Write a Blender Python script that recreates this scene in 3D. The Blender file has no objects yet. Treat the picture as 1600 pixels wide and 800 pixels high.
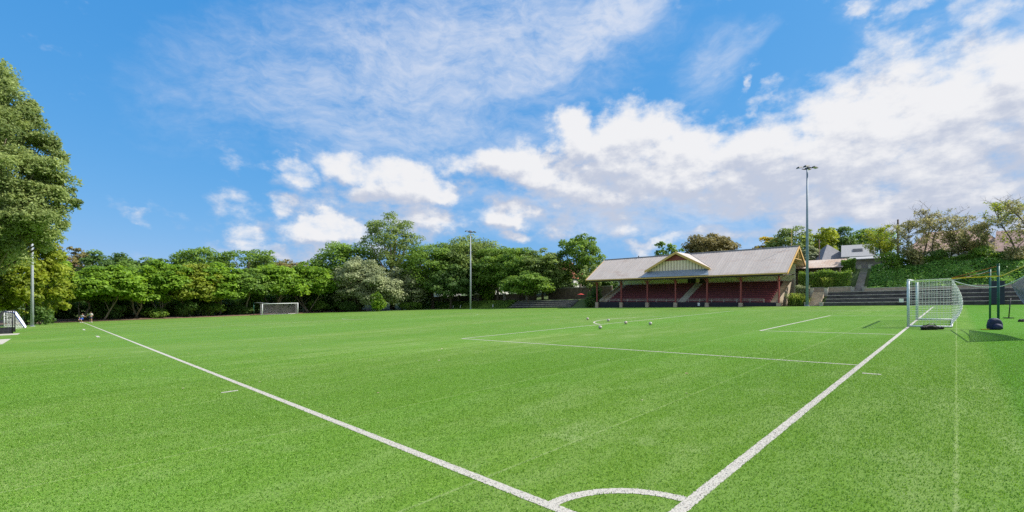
import bpy, math, random
import numpy as np
from mathutils import Vector, Matrix
R = math.radians
PI = math.pi
scene = bpy.context.scene
COL = scene.collection

# ------------------------------------------------------------------ place geometry
A_TILT = 0.0258                       # the oval falls gently across the picture
CX, CY, YAW = 1.0274, 3.5926, 0.7786  # corner flag position and goal line heading
GV = np.array([math.sin(YAW), math.cos(YAW)])      # along the goal line
TV = np.array([-math.cos(YAW), math.sin(YAW)])     # along the touchline
PITCH_W, PITCH_L = 63.4, 104.545
PEN_V = 11.54

def sstep(a, b, x):
    t = min(1.0, max(0.0, (x - a) / (b - a)))
    return t * t * (3 - 2 * t)

def lin(a, b, x):
    return min(1.0, max(0.0, (x - a) / (b - a)))

def rise(u, v):
    """height of the terrain above the tilted plane of the field"""
    h = 0.0
    if v > 70.0:
        right = 1.9 * lin(70.6, 73.6, v) + 3.4 * lin(75.6, 80.8, v) + 0.035 * max(0, v - 81)
        mid = 4.2 * sstep(84, 92, v) + 0.03 * max(0, v - 92)
        left = 1.75 * lin(70.4, 73.6, v) + 0.12 * max(0, v - 82)
        bank = 1.7 * lin(69.9, 73.8, v) + 0.12 * max(0, v - 80)
        wr = 1 - sstep(10.0, 15.5, u)
        wl = sstep(49.5, 52.5, u)
        h = right * wr + mid * (1 - wr) * (1 - wl) + (left * (1 - sstep(70, 73, u)) + bank * sstep(70, 73, u)) * wl
    if u > 107.0:
        h = max(h, 0.35 * lin(107, 111, u) + 0.13 * max(0, u - 117))
    if v < -12:
        h = max(h, 0.06 * (-12 - v)) if v > -60 else 2.9
    return min(h, 11.0)

def uv_of(x, y):
    d = np.array([x - CX, y - CY])
    return float(d @ TV), float(d @ GV)

def ground_z(x, y):
    u, v = uv_of(x, y)
    xx = max(-160.0, min(160.0, x))
    return A_TILT * xx + rise(u, v)

def F(u, v, dz=0.0):
    x = CX + TV[0] * u + GV[0] * v
    y = CY + TV[1] * u + GV[1] * v
    return Vector((x, y, ground_z(x, y) + dz))

def FA(u, v, z):
    x = CX + TV[0] * u + GV[0] * v
    y = CY + TV[1] * u + GV[1] * v
    return Vector((x, y, z))

YAW_U = math.atan2(TV[1], TV[0])      # rotation that maps local +x onto the touchline direction
FPX, HOR, CAMZ = 703.92, 468.27, 1.9556
def spot(px, d):                      # ground point on the sight line of a photo column at depth d
    x = (px - 800) / FPX * d
    return Vector((x, d, ground_z(x, d)))
def hgt(py, d):                       # absolute height of a photo row at depth d
    return CAMZ + (HOR - py) / FPX * d

# ------------------------------------------------------------------ materials
def new_mat(name):
    m = bpy.data.materials.new(name); m.use_nodes = True
    nt = m.node_tree
    b = nt.nodes['Principled BSDF']
    return m, nt, b

def rgb(c): return (c[0], c[1], c[2], 1.0)

def mat(name, col, rough=0.6, metal=0.0, spec=0.4, var=0.15, scale=6.0, bump=0.0, bscale=40.0, col2=None, stretch=None):
    """principled with two octaves of procedural wear"""
    m, nt, b = new_mat(name)
    N, L = nt.nodes, nt.links
    tc = N.new('ShaderNodeTexCoord')
    src = tc.outputs['Object']
    if stretch:
        mp = N.new('ShaderNodeMapping'); mp.inputs['Scale'].default_value = stretch
        L.new(src, mp.inputs['Vector']); src = mp.outputs['Vector']
    n = N.new('ShaderNodeTexNoise'); n.inputs['Scale'].default_value = scale; n.inputs['Detail'].default_value = 7; n.inputs['Roughness'].default_value = .65
    L.new(src, n.inputs['Vector'])
    r = N.new('ShaderNodeMapRange'); r.inputs['From Min'].default_value = .3; r.inputs['From Max'].default_value = .7
    L.new(n.outputs['Fac'], r.inputs['Value'])
    mx = N.new('ShaderNodeMix'); mx.data_type = 'RGBA'
    c2 = col2 if col2 else tuple(c * (1 - var * 2) for c in col)
    c1 = col if col2 else tuple(min(1, c * (1 + var)) for c in col)
    mx.inputs['A'].default_value = rgb(c1); mx.inputs['B'].default_value = rgb(c2)
    L.new(r.outputs['Result'], mx.inputs['Factor'])
    L.new(mx.outputs['Result'], b.inputs['Base Color'])
    b.inputs['Roughness'].default_value = rough; b.inputs['Metallic'].default_value = metal
    b.inputs['Specular IOR Level'].default_value = spec
    if bump:
        n2 = N.new('ShaderNodeTexNoise'); n2.inputs['Scale'].default_value = bscale; n2.inputs['Detail'].default_value = 5
        L.new(src, n2.inputs['Vector'])
        bp = N.new('ShaderNodeBump'); bp.inputs['Strength'].default_value = bump; bp.inputs['Distance'].default_value = .02
        L.new(n2.outputs['Fac'], bp.inputs['Height']); L.new(bp.outputs['Normal'], b.inputs['Normal'])
    return m

def leaf_mat(name, c_dark, c_light, trans=0.35, accent=None):
    m, nt, b = new_mat(name)
    N, L = nt.nodes, nt.links
    N.remove(b)
    at = N.new('ShaderNodeAttribute'); at.attribute_name = 'tint'
    ramp = N.new('ShaderNodeValToRGB')
    e = ramp.color_ramp.elements
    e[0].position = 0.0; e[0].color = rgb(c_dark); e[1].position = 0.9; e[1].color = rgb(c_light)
    if accent:
        e2 = e.new(1.0); e2.color = rgb(accent)
    L.new(at.outputs['Fac'], ramp.inputs['Fac'])
    d = N.new('ShaderNodeBsdfPrincipled'); d.inputs['Roughness'].default_value = .55; d.inputs['Specular IOR Level'].default_value = .25
    t = N.new('ShaderNodeBsdfTranslucent')
    L.new(ramp.outputs['Color'], d.inputs['Base Color'])
    hs = N.new('ShaderNodeHueSaturation'); hs.inputs['Hue'].default_value = .485; hs.inputs['Value'].default_value = 1.5; hs.inputs['Saturation'].default_value = 1.05
    L.new(ramp.outputs['Color'], hs.inputs['Color']); L.new(hs.outputs['Color'], t.inputs['Color'])
    mx = N.new('ShaderNodeMixShader'); mx.inputs['Fac'].default_value = trans
    L.new(d.outputs['BSDF'], mx.inputs[1]); L.new(t.outputs['BSDF'], mx.inputs[2])
    L.new(mx.outputs['Shader'], N['Material Output'].inputs['Surface'])
    return m

# ------------------------------------------------------------------ mesh helpers
class MB:
    """collects shapes, then becomes ONE mesh object"""
    def __init__(s): s.v = []; s.f = []
    def add(s, verts, faces):
        o = len(s.v); s.v += [tuple(v) for v in verts]; s.f += [tuple(i + o for i in f) for f in faces]
    def box(s, c, size, rot=None):
        hx, hy, hz = size[0] / 2, size[1] / 2, size[2] / 2
        vs = [Vector((x, y, z)) for x in (-hx, hx) for y in (-hy, hy) for z in (-hz, hz)]
        if rot is not None: vs = [rot @ v for v in vs]
        c = Vector(c)
        s.add([v + c for v in vs], [(0, 1, 3, 2), (4, 6, 7, 5), (0, 4, 5, 1), (2, 3, 7, 6), (0, 2, 6, 4), (1, 5, 7, 3)])
    def prism(s, a, b):
        """hull between two matching polygons"""
        n = len(a)
        s.add(list(a) + list(b), [tuple(range(n))[::-1], tuple(range(n, 2 * n))] + [(i, (i + 1) % n, n + (i + 1) % n, n + i) for i in range(n)])
    def tube(s, pts, r, n=8, cap=True):
        pts = [Vector(p) for p in pts]
        rs = r if isinstance(r, (list, tuple)) else [r] * len(pts)
        o = len(s.v); prev = None
        for i, p in enumerate(pts):
            d = (pts[min(i + 1, len(pts) - 1)] - pts[max(i - 1, 0)])
            if d.length < 1e-9: d = Vector((0, 0, 1))
            d.normalize()
            if prev is None:
                a = d.cross(Vector((0, 0, 1)) if abs(d.z) < .9 else Vector((1, 0, 0))).normalized()
            else:
                a = (prev - d * prev.dot(d))
                a = a.normalized() if a.length > 1e-6 else d.orthogonal().normalized()
            prev = a; b = d.cross(a)
            for k in range(n):
                t = 2 * PI * k / n
                s.v.append(tuple(p + (a * math.cos(t) + b * math.sin(t)) * rs[i]))
        for i in range(len(pts) - 1):
            for k in range(n):
                s.f.append((o + i * n + k, o + i * n + (k + 1) % n, o + (i + 1) * n + (k + 1) % n, o + (i + 1) * n + k))
        if cap:
            s.f.append(tuple(o + k for k in range(n))[::-1]); s.f.append(tuple(o + (len(pts) - 1) * n + k for k in range(n)))
    def sheet(s, quad): s.add(quad, [tuple(range(len(quad)))])
    def build(s, name, m, parent=None, smooth=False, loc=None):
        me = bpy.data.meshes.new(name)
        vs = s.v
        if loc is not None: vs = [(v[0] - loc[0], v[1] - loc[1], v[2] - loc[2]) for v in vs]
        me.from_pydata(vs, [], s.f); me.update()
        return link(name, me, m, parent, smooth, loc)

def link(name, me, m, parent=None, smooth=False, loc=None):
    o = bpy.data.objects.new(name, me)
    for mm in (m if isinstance(m, (list, tuple)) else [m]): me.materials.append(mm)
    if smooth: me.shade_smooth()
    COL.objects.link(o)
    if loc is not None: o.location = loc
    if parent is not None: o.parent = parent
    return o

def bevel(o, w=0.01, seg=2):
    b = o.modifiers.new('bevel', 'BEVEL'); b.width = w; b.segments = seg; b.limit_method = 'ANGLE'
    return o

def tag(o, label=None, cat=None, group=None, kind=None):
    if label: o['label'] = label
    if cat: o['category'] = cat
    if group: o['group'] = group
    if kind: o['kind'] = kind
    return o

def empty(name, loc=(0, 0, 0), rz=0.0, label=None, cat=None, group=None):
    o = bpy.data.objects.new(name, None); COL.objects.link(o)
    o.location = loc; o.rotation_euler = (0, 0, rz); o.empty_display_size = .2
    return tag(o, label, cat, group)

def np_quads(name, V, m, parent=None, tint=None, nv=4):
    """V: (n,nv,3) -> one mesh of n faces, with a per-face tint attribute"""
    n = len(V)
    me = bpy.data.meshes.new(name)
    me.vertices.add(n * nv); me.loops.add(n * nv); me.polygons.add(n)
    me.vertices.foreach_set('co', np.ascontiguousarray(V, dtype=np.float32).ravel())
    me.loops.foreach_set('vertex_index', np.arange(n * nv, dtype=np.int32))
    me.polygons.foreach_set('loop_start', np.arange(0, n * nv, nv, dtype=np.int32))
    me.update(calc_edges=True)
    if tint is not None:
        at = me.attributes.new('tint', 'FLOAT', 'FACE')
        at.data.foreach_set('value', np.asarray(tint, dtype=np.float32))
    return link(name, me, m, parent)

def leaf_quads(rng, P, Nrm, size, aspect=1.7, spread=0.8):
    """rhombic leaf sprays at P, roughly facing Nrm"""
    n = len(P)
    d = Nrm + rng.normal(0, spread, (n, 3))
    d /= np.linalg.norm(d, axis=1)[:, None] + 1e-9
    r = rng.normal(0, 1, (n, 3)); r[:, 2] -= .35
    a = r - d * (r * d).sum(1)[:, None]; a /= np.linalg.norm(a, axis=1)[:, None] + 1e-9
    b = np.cross(d, a)
    s = size * rng.uniform(.6, 1.35, (n, 1))
    return np.stack([P - a * s * .5 * aspect ** .5, P + b * s * .5 / aspect ** .5 - a * s * .1, P + a * s * .5 * aspect ** .5, P - b * s * .5 / aspect ** .5 - a * s * .1], 1)

# ------------------------------------------------------------------ materials list
SEAM, ROLL = -1.79, 3.70
def turf_mat(name, line=False):
    m, nt, b = new_mat(name); N, L = nt.nodes, nt.links
    tc = N.new('ShaderNodeTexCoord')
    def noise(scale, det, rough, stretch=(1, 1, 1), rot=0.0):
        mp = N.new('ShaderNodeMapping'); mp.inputs['Scale'].default_value = stretch; mp.inputs['Rotation'].default_value = (0, 0, rot)
        L.new(tc.outputs['Object'], mp.inputs['Vector'])
        n = N.new('ShaderNodeTexNoise'); n.inputs['Scale'].default_value = scale; n.inputs['Detail'].default_value = det; n.inputs['Roughness'].default_value = rough
        L.new(mp.outputs['Vector'], n.inputs['Vector']); return n.outputs['Fac']
    def rng_(s, a, bb, lo=0, hi=1):
        r = N.new('ShaderNodeMapRange'); r.inputs['From Min'].default_value = a; r.inputs['From Max'].default_value = bb
        r.inputs['To Min'].default_value = lo; r.inputs['To Max'].default_value = hi
        L.new(s, r.inputs['Value']); return r.outputs['Result']
    def mix(f, a, c, mode='MIX'):
        x = N.new('ShaderNodeMix'); x.data_type = 'RGBA'; x.blend_type = mode
        if isinstance(f, float): x.inputs['Factor'].default_value = f
        else: L.new(f, x.inputs['Factor'])
        for k, val in (('A', a), ('B', c)):
            if isinstance(val, tuple): x.inputs[k].default_value = rgb(val)
            else: L.new(val, x.inputs[k])
        return x.outputs['Result']
    def anis(lu, lv, det, rough, seed):
        """noise with its own lengths along the touchline and along the goal line"""
        mp = N.new('ShaderNodeMapping'); mp.vector_type = 'TEXTURE'; mp.inputs['Rotation'].default_value = (0, 0, YAW_U); mp.inputs['Scale'].default_value = (lu, lv, 1); mp.inputs['Location'].default_value = (seed, seed * .7, 0)
        L.new(tc.outputs['Object'], mp.inputs['Vector'])
        n = N.new('ShaderNodeTexNoise'); n.inputs['Scale'].default_value = 1; n.inputs['Detail'].default_value = det; n.inputs['Roughness'].default_value = rough
        L.new(mp.outputs['Vector'], n.inputs['Vector']); return n.outputs['Fac']
    fine = noise(62, 3, .8); mid = noise(9, 4, .75)
    patch = anis(.7, 2.6, 6, .68, 3); big = anis(7, 22, 4, .6, 11); roll = anis(2.1, 400, 2, .5, 5); wear = anis(1.6, 1.2, 5, .7, 23)
    if not line:
        c = mix(rng_(fine, .33, .68), TURF_D, TURF_L)
        c = mix(rng_(mid, .42, .62, 0, .5), c, TURF_M)
        c = mix(rng_(patch, .44, .68, 0, .55), c, TURF_P)
        c = mix(rng_(wear, .56, .72, 0, .5), c, TURF_W)
        c = mix(rng_(big, .42, .60, 0, .6), c, TURF_B)
        # the carpet is laid in rolls parallel to the goal line: each roll a shade of its own, a pale glued seam between
        dt = N.new('ShaderNodeVectorMath'); dt.operation = 'DOT_PRODUCT'; dt.inputs[1].default_value = (TV[0], TV[1], 0); L.new(tc.outputs['Object'], dt.inputs[0])
        def mth(op, a, b_=None):
            x = N.new('ShaderNodeMath'); x.operation = op
            for k_, v_ in enumerate((a, b_)):
                if v_ is None: continue
                if isinstance(v_, (int, float)): x.inputs[k_].default_value = v_
                else: L.new(v_, x.inputs[k_])
            return x.outputs[0]
        ru = mth('DIVIDE', mth('ADD', dt.outputs['Value'], -(CX * TV[0] + CY * TV[1]) - SEAM), ROLL)
        wn = N.new('ShaderNodeTexWhiteNoise'); wn.noise_dimensions = '1D'; L.new(mth('FLOOR', ru), wn.inputs['W'])
        c = mix(rng_(wn.outputs['Value'], 0, 1, 0, .38), c, TURF_M)
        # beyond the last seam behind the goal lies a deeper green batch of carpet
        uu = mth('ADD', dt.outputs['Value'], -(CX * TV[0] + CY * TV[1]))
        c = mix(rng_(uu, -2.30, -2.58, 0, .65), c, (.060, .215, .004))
        seam = mth('SUBTRACT', .5, mth('ABSOLUTE', mth('SUBTRACT', mth('FRACT', ru), .5)))
        c = mix(rng_(seam, .002, .008, .45, 0), c, TURF_W)
    else:
        c = mix(rng_(fine, .34, .60), (.40, .385, .33), (.50, .47, .425))
        c = mix(rng_(mid, .3, .55, .30, 0.), c, (.38, .385, .29))
    L.new(c, b.inputs['Base Color'])
    b.inputs['Roughness'].default_value = .62; b.inputs['Specular IOR Level'].default_value = .03
    b.inputs['Sheen Weight'].default_value = .42 if not line else 0; b.inputs['Sheen Roughness'].default_value = .16; b.inputs['Sheen Tint'].default_value = (.74, .95, .36, 1)
    bp = N.new('ShaderNodeBump'); bp.inputs['Strength'].default_value = .9 if not line else .5; bp.inputs['Distance'].default_value = .012
    L.new(fine, bp.inputs['Height']); L.new(bp.outputs['Normal'], b.inputs['Normal'])
    return m

TURF_D, TURF_L, TURF_M, TURF_P, TURF_B, TURF_W = (.060, .138, .012), (.226, .372, .058), (.090, .180, .018), (.275, .362, .130), (.080, .222, .010), (.305, .372, .165)
M = {}
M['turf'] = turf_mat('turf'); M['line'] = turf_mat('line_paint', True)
M['worn'] = mat('worn_line', (.26, .40, .17), .7, var=.2, scale=3)
M['soil'] = mat('soil', (.16, .10, .065), .9, var=.35, scale=1.5, bump=.5, bscale=8)
M['lawn'] = mat('rough_lawn', (.07, .19, .02), .9, var=.4, scale=2.2, bump=.6, bscale=25)
M['earth'] = mat('earth', (.075, .115, .03), .95, var=.35, scale=.6, col2=(.05, .085, .02))
M['sand_edge'] = mat('sand_edge', (.33, .22, .14), .95, var=.25, scale=2)
M['white'] = mat('white_enamel', (.80, .82, .82), .45, var=.05)
M['net_w'] = mat('white_net_cord', (.78, .78, .76), .8, var=.05)
M['net_g'] = mat('grey_net_cord', (.30, .29, .30), .8, var=.1)
M['net_d'] = mat('dark_net_cord', (.06, .06, .07), .8, var=.1)
M['galv'] = mat('galvanised_steel', (.42, .45, .50), .5, 0, var=.12, scale=3)
M['goal_post'] = mat('pale_post_paint', (.55, .63, .66), .45, var=.06)
M['paintgrey'] = mat('grey_blue_pole_paint', (.20, .28, .36), .5, 0, var=.1, scale=2)
M['lampdark'] = mat('floodlight_housing', (.035, .037, .042), .5, .2)
M['lens'] = mat('floodlight_lens', (.55, .57, .58), .15, 0, .6)
M['green_post'] = mat('dark_green_post', (.012, .105, .075), .4, .1, var=.1)
M['black'] = mat('black_paint', (.015, .016, .02), .5)
M['navyboard'] = mat('navy_board', (.018, .026, .055), .55, var=.2)
M['blue'] = mat('blue_pad', (.02, .07, .40), .5)
M['yellow'] = mat('yellow_strap', (.80, .56, .02), .5, var=.08)
M['orange'] = mat('orange_strap', (.62, .16, .035), .55)
M['bag_black'] = mat('black_bag_cloth', (.014, .014, .018), .7, bump=.4, bscale=30)
M['bag_navy'] = mat('navy_bag_cloth', (.014, .024, .075), .65, bump=.4, bscale=30)
M['roof'] = mat('corrugated_roof', (.52, .46, .425), .8, 0, .15, scale=.6, col2=(.38, .315, .28))
def roof_mat(name, base, dark, rust):
    m, nt, b = new_mat(name); N, L = nt.nodes, nt.links; tc = N.new('ShaderNodeTexCoord')
    def nz(sc, det, lo, hi, amt):
        mp = N.new('ShaderNodeMapping'); mp.vector_type = 'TEXTURE'; mp.inputs['Rotation'].default_value = (0, 0, YAW_U); mp.inputs['Scale'].default_value = sc
        L.new(tc.outputs['Object'], mp.inputs['Vector']); n = N.new('ShaderNodeTexNoise'); n.inputs['Scale'].default_value = 1; n.inputs['Detail'].default_value = det; n.inputs['Roughness'].default_value = .65
        L.new(mp.outputs['Vector'], n.inputs['Vector']); r = N.new('ShaderNodeMapRange'); r.inputs['From Min'].default_value = lo; r.inputs['From Max'].default_value = hi; r.inputs['To Max'].default_value = amt
        L.new(n.outputs['Fac'], r.inputs['Value']); return r.outputs[0]
    def mx(f, a, c):
        x = N.new('ShaderNodeMix'); x.data_type = 'RGBA'; L.new(f, x.inputs['Factor'])
        for k, v in (('A', a), ('B', c)):
            if isinstance(v, tuple): x.inputs[k].default_value = rgb(v)
            else: L.new(v, x.inputs[k])
        return x.outputs['Result']
    c = mx(nz((.45, 9, 9), 4, .42, .62, .30), base, dark)
    c = mx(nz((1.7, 60, 60), 1, .46, .52, .18), c, dark)
    c = mx(nz((2.6, 1.2, 1.2), 7, .54, .72, .50), c, rust)
    L.new(c, b.inputs['Base Color']); b.inputs['Roughness'].default_value = .8; b.inputs['Specular IOR Level'].default_value = .15
    return m
M['roof'] = roof_mat('corrugated_roof', (.51, .452, .412), (.36, .315, .285), (.34, .235, .19))
M['roof_rust'] = mat('rusty_roof_sheet', (.60, .53, .46), .8, 0, .25, scale=.5, col2=(.42, .28, .20))
M['apron'] = mat('blue_grey_flashing', (.30, .36, .43), .4, .3, var=.08, scale=1)
M['ochre'] = mat('ochre_timber', (.70, .43, .14), .6, var=.12)
M['maroon'] = mat('maroon_paint', (.34, .075, .07), .5, var=.12)
M['seat'] = mat('maroon_seat_boards', (.17, .036, .046), .6, var=.2, scale=2)
M['plank'] = mat('faded_seat_planks', (.33, .085, .095), .7, var=.2, scale=2)
M['cream'] = mat('cream_boards', (.96, .74, .56), .6, var=.06)
M['palegreen'] = mat('pale_green_wall', (.86, .86, .64), .7, var=.08, scale=1)
M['dark_wood'] = mat('dark_timber', (.055, .042, .04), .7, var=.2)
M['sandstone'] = mat('sandstone', (.52, .42, .30), .85, var=.18, scale=2, bump=.3, bscale=10)
M['paleconc'] = mat('pale_concrete', (.48, .45, .38), .85, var=.15, scale=1.5, bump=.2)
M['navy_wall'] = mat('navy_front_wall', (.020, .019, .030), .6, var=.15, scale=1.5)
M['tier_dark'] = mat('dark_tier_boards', (.085, .080, .078), .75, var=.3, scale=1.2)
M['tier_edge'] = mat('weathered_tier_edge', (.44, .41, .37), .8, var=.25, scale=2)
M['brickwall'] = mat('brown_wall', (.17, .13, .09), .9, var=.25, scale=1.5, bump=.3, bscale=6)
M['bark'] = mat('grey_bark', (.17, .13, .10), .9, var=.3, scale=3, bump=.5, bscale=12)
M['bark_pale'] = mat('pale_bark', (.25, .20, .155), .85, var=.25, scale=2, bump=.3, bscale=9)
M['tile_red'] = mat('terracotta_tiles', (.46, .17, .09), .8, var=.25, scale=1.8)
M['tile_pink'] = mat('weathered_pink_tiles', (.62, .40, .31), .8, var=.25, scale=1.4)
M['slate'] = mat('grey_slate', (.19, .19, .205), .7, var=.15, scale=2)
M['render_white'] = mat('white_render', (.62, .60, .56), .8, var=.08)
M['whiteroof'] = mat('white_metal_roof', (.40, .39, .38), .6, 0, var=.06)
M['weatherboard'] = mat('grey_brown_boards', (.30, .27, .24), .8, var=.18, scale=1.5)
M['glass'] = mat('window_glass', (.03, .04, .05), .08, 0, .8)
M['brown_roof'] = mat('brown_tiles', (.20, .11, .085), .85, var=.2)
M['timber_pole'] = mat('timber_pole', (.10, .065, .045), .85, var=.2)
M['skin'] = mat('skin', (.50, .29, .20), .6, var=.05)
M['hair'] = mat('hair', (.05, .03, .02), .7)
M['shirt_grey'] = mat('grey_shirt', (.45, .45, .50), .8)
M['shirt_white'] = mat('white_shirt', (.66, .64, .62), .8)
M['shorts_blue'] = mat('blue_shorts', (.02, .10, .55), .8)
M['shorts_navy'] = mat('navy_shorts', (.04, .05, .11), .8)
M['shoe'] = mat('white_shoes', (.6, .6, .6), .6)
M['redcloth'] = mat('red_awning', (.55, .06, .05), .7)
M['ballwhite'] = mat('ball_white', (.50, .46, .42), .35)
M['balldark'] = mat('ball_panels', (.03, .03, .03), .4)
M['ballpink'] = mat('ball_red_panels', (.55, .12, .07), .4)

L_ = {}
L_['bright'] = leaf_mat('leaf_bright_green', (.066, .155, .013), (.270, .430, .040), .42)
L_['mid'] = leaf_mat('leaf_mid_green', (.066, .142, .022), (.240, .375, .058), .42)
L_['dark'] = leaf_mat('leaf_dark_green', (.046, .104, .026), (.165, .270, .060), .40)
L_['euc'] = leaf_mat('leaf_olive', (.092, .145, .036), (.290, .385, .100), .40)
L_['gum'] = leaf_mat('leaf_gum_olive', (.110, .165, .050), (.375, .450, .150), .44)
L_['grey'] = leaf_mat('leaf_grey_green', (.130, .170, .085), (.390, .430, .220), .32)
L_['olive'] = leaf_mat('leaf_brown_olive', (.115, .110, .034), (.320, .275, .090), .34)
L_['yellow'] = leaf_mat('leaf_golden', (.20, .175, .010), (.70, .58, .025), .4)
L_['yelgreen'] = leaf_mat('leaf_yellow_green', (.105, .165, .014), (.370, .430, .050), .45)
L_['sparse'] = leaf_mat('leaf_thin_olive', (.150, .155, .060), (.430, .410, .180), .42)
L_['ivy'] = leaf_mat('leaf_ivy', (.050, .160, .028), (.300, .520, .100), .38, accent=(.70, .74, .44))
L_['blade'] = leaf_mat('turf_blade', (.080, .205, .016), (.205, .385, .043), .28, accent=(.32, .44, .14))
L_['blade_white'] = leaf_mat('painted_blade', (.46, .435, .385), (.51, .48, .435), .15)
L_['strap'] = leaf_mat('leaf_strap', (.060, .140, .020), (.30, .38, .08), .35, accent=(.52, .48, .15))

# ------------------------------------------------------------------ trees
def crown_pts(rng, rx, ry, rz, kind, n_cl, per, leaf, top=None):
    """clump centres inside an ellipsoid envelope (origin at its centre), leaf sprays on each clump"""
    P, Nn, T, Cs = [], [], [], []
    for i in range(n_cl):
        while True:
            d = rng.normal(0, 1, 3); d /= np.linalg.norm(d)
            if kind == 'dome' and d[2] < -.25: continue
            if d[2] < -.75: continue
            break
        rr = rng.uniform(.55, .95) ** .6 if kind != 'euc' else rng.uniform(.45, 1.0) ** .5
        rr *= .9 + .16 * math.sin(3.1 * math.atan2(d[1], d[0]) + rng.uniform(0, .8)) * rng.uniform(.3, 1)
        c = d * rr * np.array([rx, ry, rz])
        Cs.append((c, d))
        base = (rx + ry + rz) / 3
        cr = base * rng.uniform(.15, .27) * (1.0 if kind != 'euc' else .85)
        k = int(per * (cr / (base * .21)) ** 2)
        q = rng.normal(0, 1, (k, 3)); q /= np.linalg.norm(q, axis=1)[:, None]
        q[:, 2] = np.abs(q[:, 2]) * np.where(rng.random(k) < .80, 1, -1)
        rad = cr * rng.uniform(.55, 1.05, (k, 1))
        p = c + q * rad * np.array([1.15, 1.15, .72])
        P.append(p); Nn.append(q * .8 + np.array([.15, -.1, .75]))
        T.append(np.clip(rng.normal(.5, .16) + rng.normal(0, .17, k) , 0, 1))
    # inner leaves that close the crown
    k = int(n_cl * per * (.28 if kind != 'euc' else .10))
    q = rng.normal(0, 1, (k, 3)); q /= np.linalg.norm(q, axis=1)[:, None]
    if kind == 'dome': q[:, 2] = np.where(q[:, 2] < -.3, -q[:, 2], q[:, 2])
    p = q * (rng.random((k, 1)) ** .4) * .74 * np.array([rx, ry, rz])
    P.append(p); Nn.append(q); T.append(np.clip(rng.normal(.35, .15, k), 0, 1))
    P = np.concatenate(P); Nn = np.concatenate(Nn); T = np.concatenate(T)
    V = leaf_quads(rng, P, Nn, leaf, spread=.6)
    if top is not None:               # let the sprays fill exactly the intended outline
        kz = (top) / np.percentile(V[:, :, 2], 99.8); kx = rx / np.percentile(np.abs(V[:, :, 0]), 98.5)
        V = V * np.array([kx, kx, kz]); Cs = [(c * np.array([kx, kx, kz]), d) for c, d in Cs]
    return V, T, Cs

tree_no = [0]
def tree(label, leafm, base, top_z, rx, kind='round', leaf=.36, n_cl=46, per=110, low=.18, ry=None, bark='bark', group=None, name='tree', trunk_r=None, forks=7, lean=0.0, visible_trunk=True):
    tree_no[0] += 1
    rng = np.random.default_rng(100 + tree_no[0] * 7); rnd = random.Random(tree_no[0])
    h = top_z - base.z
    ry = ry or rx * .85
    zb = h * low                       # underside of the crown
    rz = (h - zb) / 2 if kind != 'dome' else (h - zb) * .62
    zc = h - rz * .97
    root = empty(name, base, 0, label, 'tree', group)
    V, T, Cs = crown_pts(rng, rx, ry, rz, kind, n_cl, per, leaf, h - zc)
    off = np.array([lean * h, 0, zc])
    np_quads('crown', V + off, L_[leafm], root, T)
    mb = MB(); tr = trunk_r or max(.14, h * .022)
    zt = zb + (zc - zb) * .5
    tip = Vector((lean * zt, 0, zt))
    mb.tube([(0, 0, -.3), (rnd.uniform(-.1, .1), rnd.uniform(-.1, .1), zt * .35), tip * .7 + Vector((rnd.uniform(-.2, .2), 0, 0)), tip], [tr * 1.35, tr, tr * .85, tr * .6], 8)
    sel = sorted(Cs, key=lambda c: c[0][2])[:]
    rnd.shuffle(sel)
    for c, d in sel[:forks]:
        e = Vector((c[0] + lean * h, c[1], c[2] + zc))
        s = Vector((lean * zt * .6, 0, zt * rnd.uniform(.45, .98)))
        mid = s.lerp(e, .5) + Vector((rnd.uniform(-.3, .3), rnd.uniform(-.3, .3), -h * .03))
        mb.tube([s, mid, e], [tr * .5, tr * .32, tr * .1], 6)
    mb.build('trunk', M[bark], root, True)
    return root

def twisted_tree(label, leafm, base, top_z, rx, leaf=.36, n_cl=46, per=110, low=.42, group=None, ry=None):
    """broad umbrella crown on several crooked pale trunks"""
    tree_no[0] += 1
    rng = np.random.default_rng(500 + tree_no[0] * 7); rnd = random.Random(tree_no[0] + 77)
    h = top_z - base.z; ry = ry or rx * .8
    zb = h * low; rz = (h - zb) * .62; zc = h - rz * .97
    root = empty('umbrella_tree', base, 0, label, 'tree', group)
    V, T, Cs = crown_pts(rng, rx, ry, rz, 'dome', n_cl, per, leaf, h - zc)
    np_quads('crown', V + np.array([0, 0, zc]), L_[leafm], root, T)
    for k in range(rnd.choice((1, 2, 3, 4))):
        mb = MB(); a = rnd.uniform(0, 2 * PI); r0 = rnd.uniform(.1, .5)
        p = Vector((math.cos(a) * r0, math.sin(a) * r0, -.2)); pts = [p.copy()]
        dx, dy = rnd.uniform(-.7, .7), rnd.uniform(-.35, .35)
        n = 6
        for i in range(n):
            p = p + Vector((dx * zc / n * 1.2 + rnd.uniform(-.22, .22), dy * zc / n + rnd.uniform(-.15, .15), zc / n))
            pts.append(p.copy())
        tr = rnd.uniform(.10, .17)
        mb.tube(pts, [tr * (1.3 - .12 * i) for i in range(len(pts))], 7)
        for j in range(3):
            i = rnd.randint(2, n - 1); e = pts[i] + Vector((rnd.uniform(-2.4, 2.4), rnd.uniform(-1.2, 1.2), rnd.uniform(.6, 2.2)))
            mb.tube([pts[i], pts[i].lerp(e, .5) + Vector((0, 0, .25)), e], [tr * .55, tr * .42, tr * .2], 5)
        mb.build('trunk', M['bark_pale'], root, True)
    return root

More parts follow.
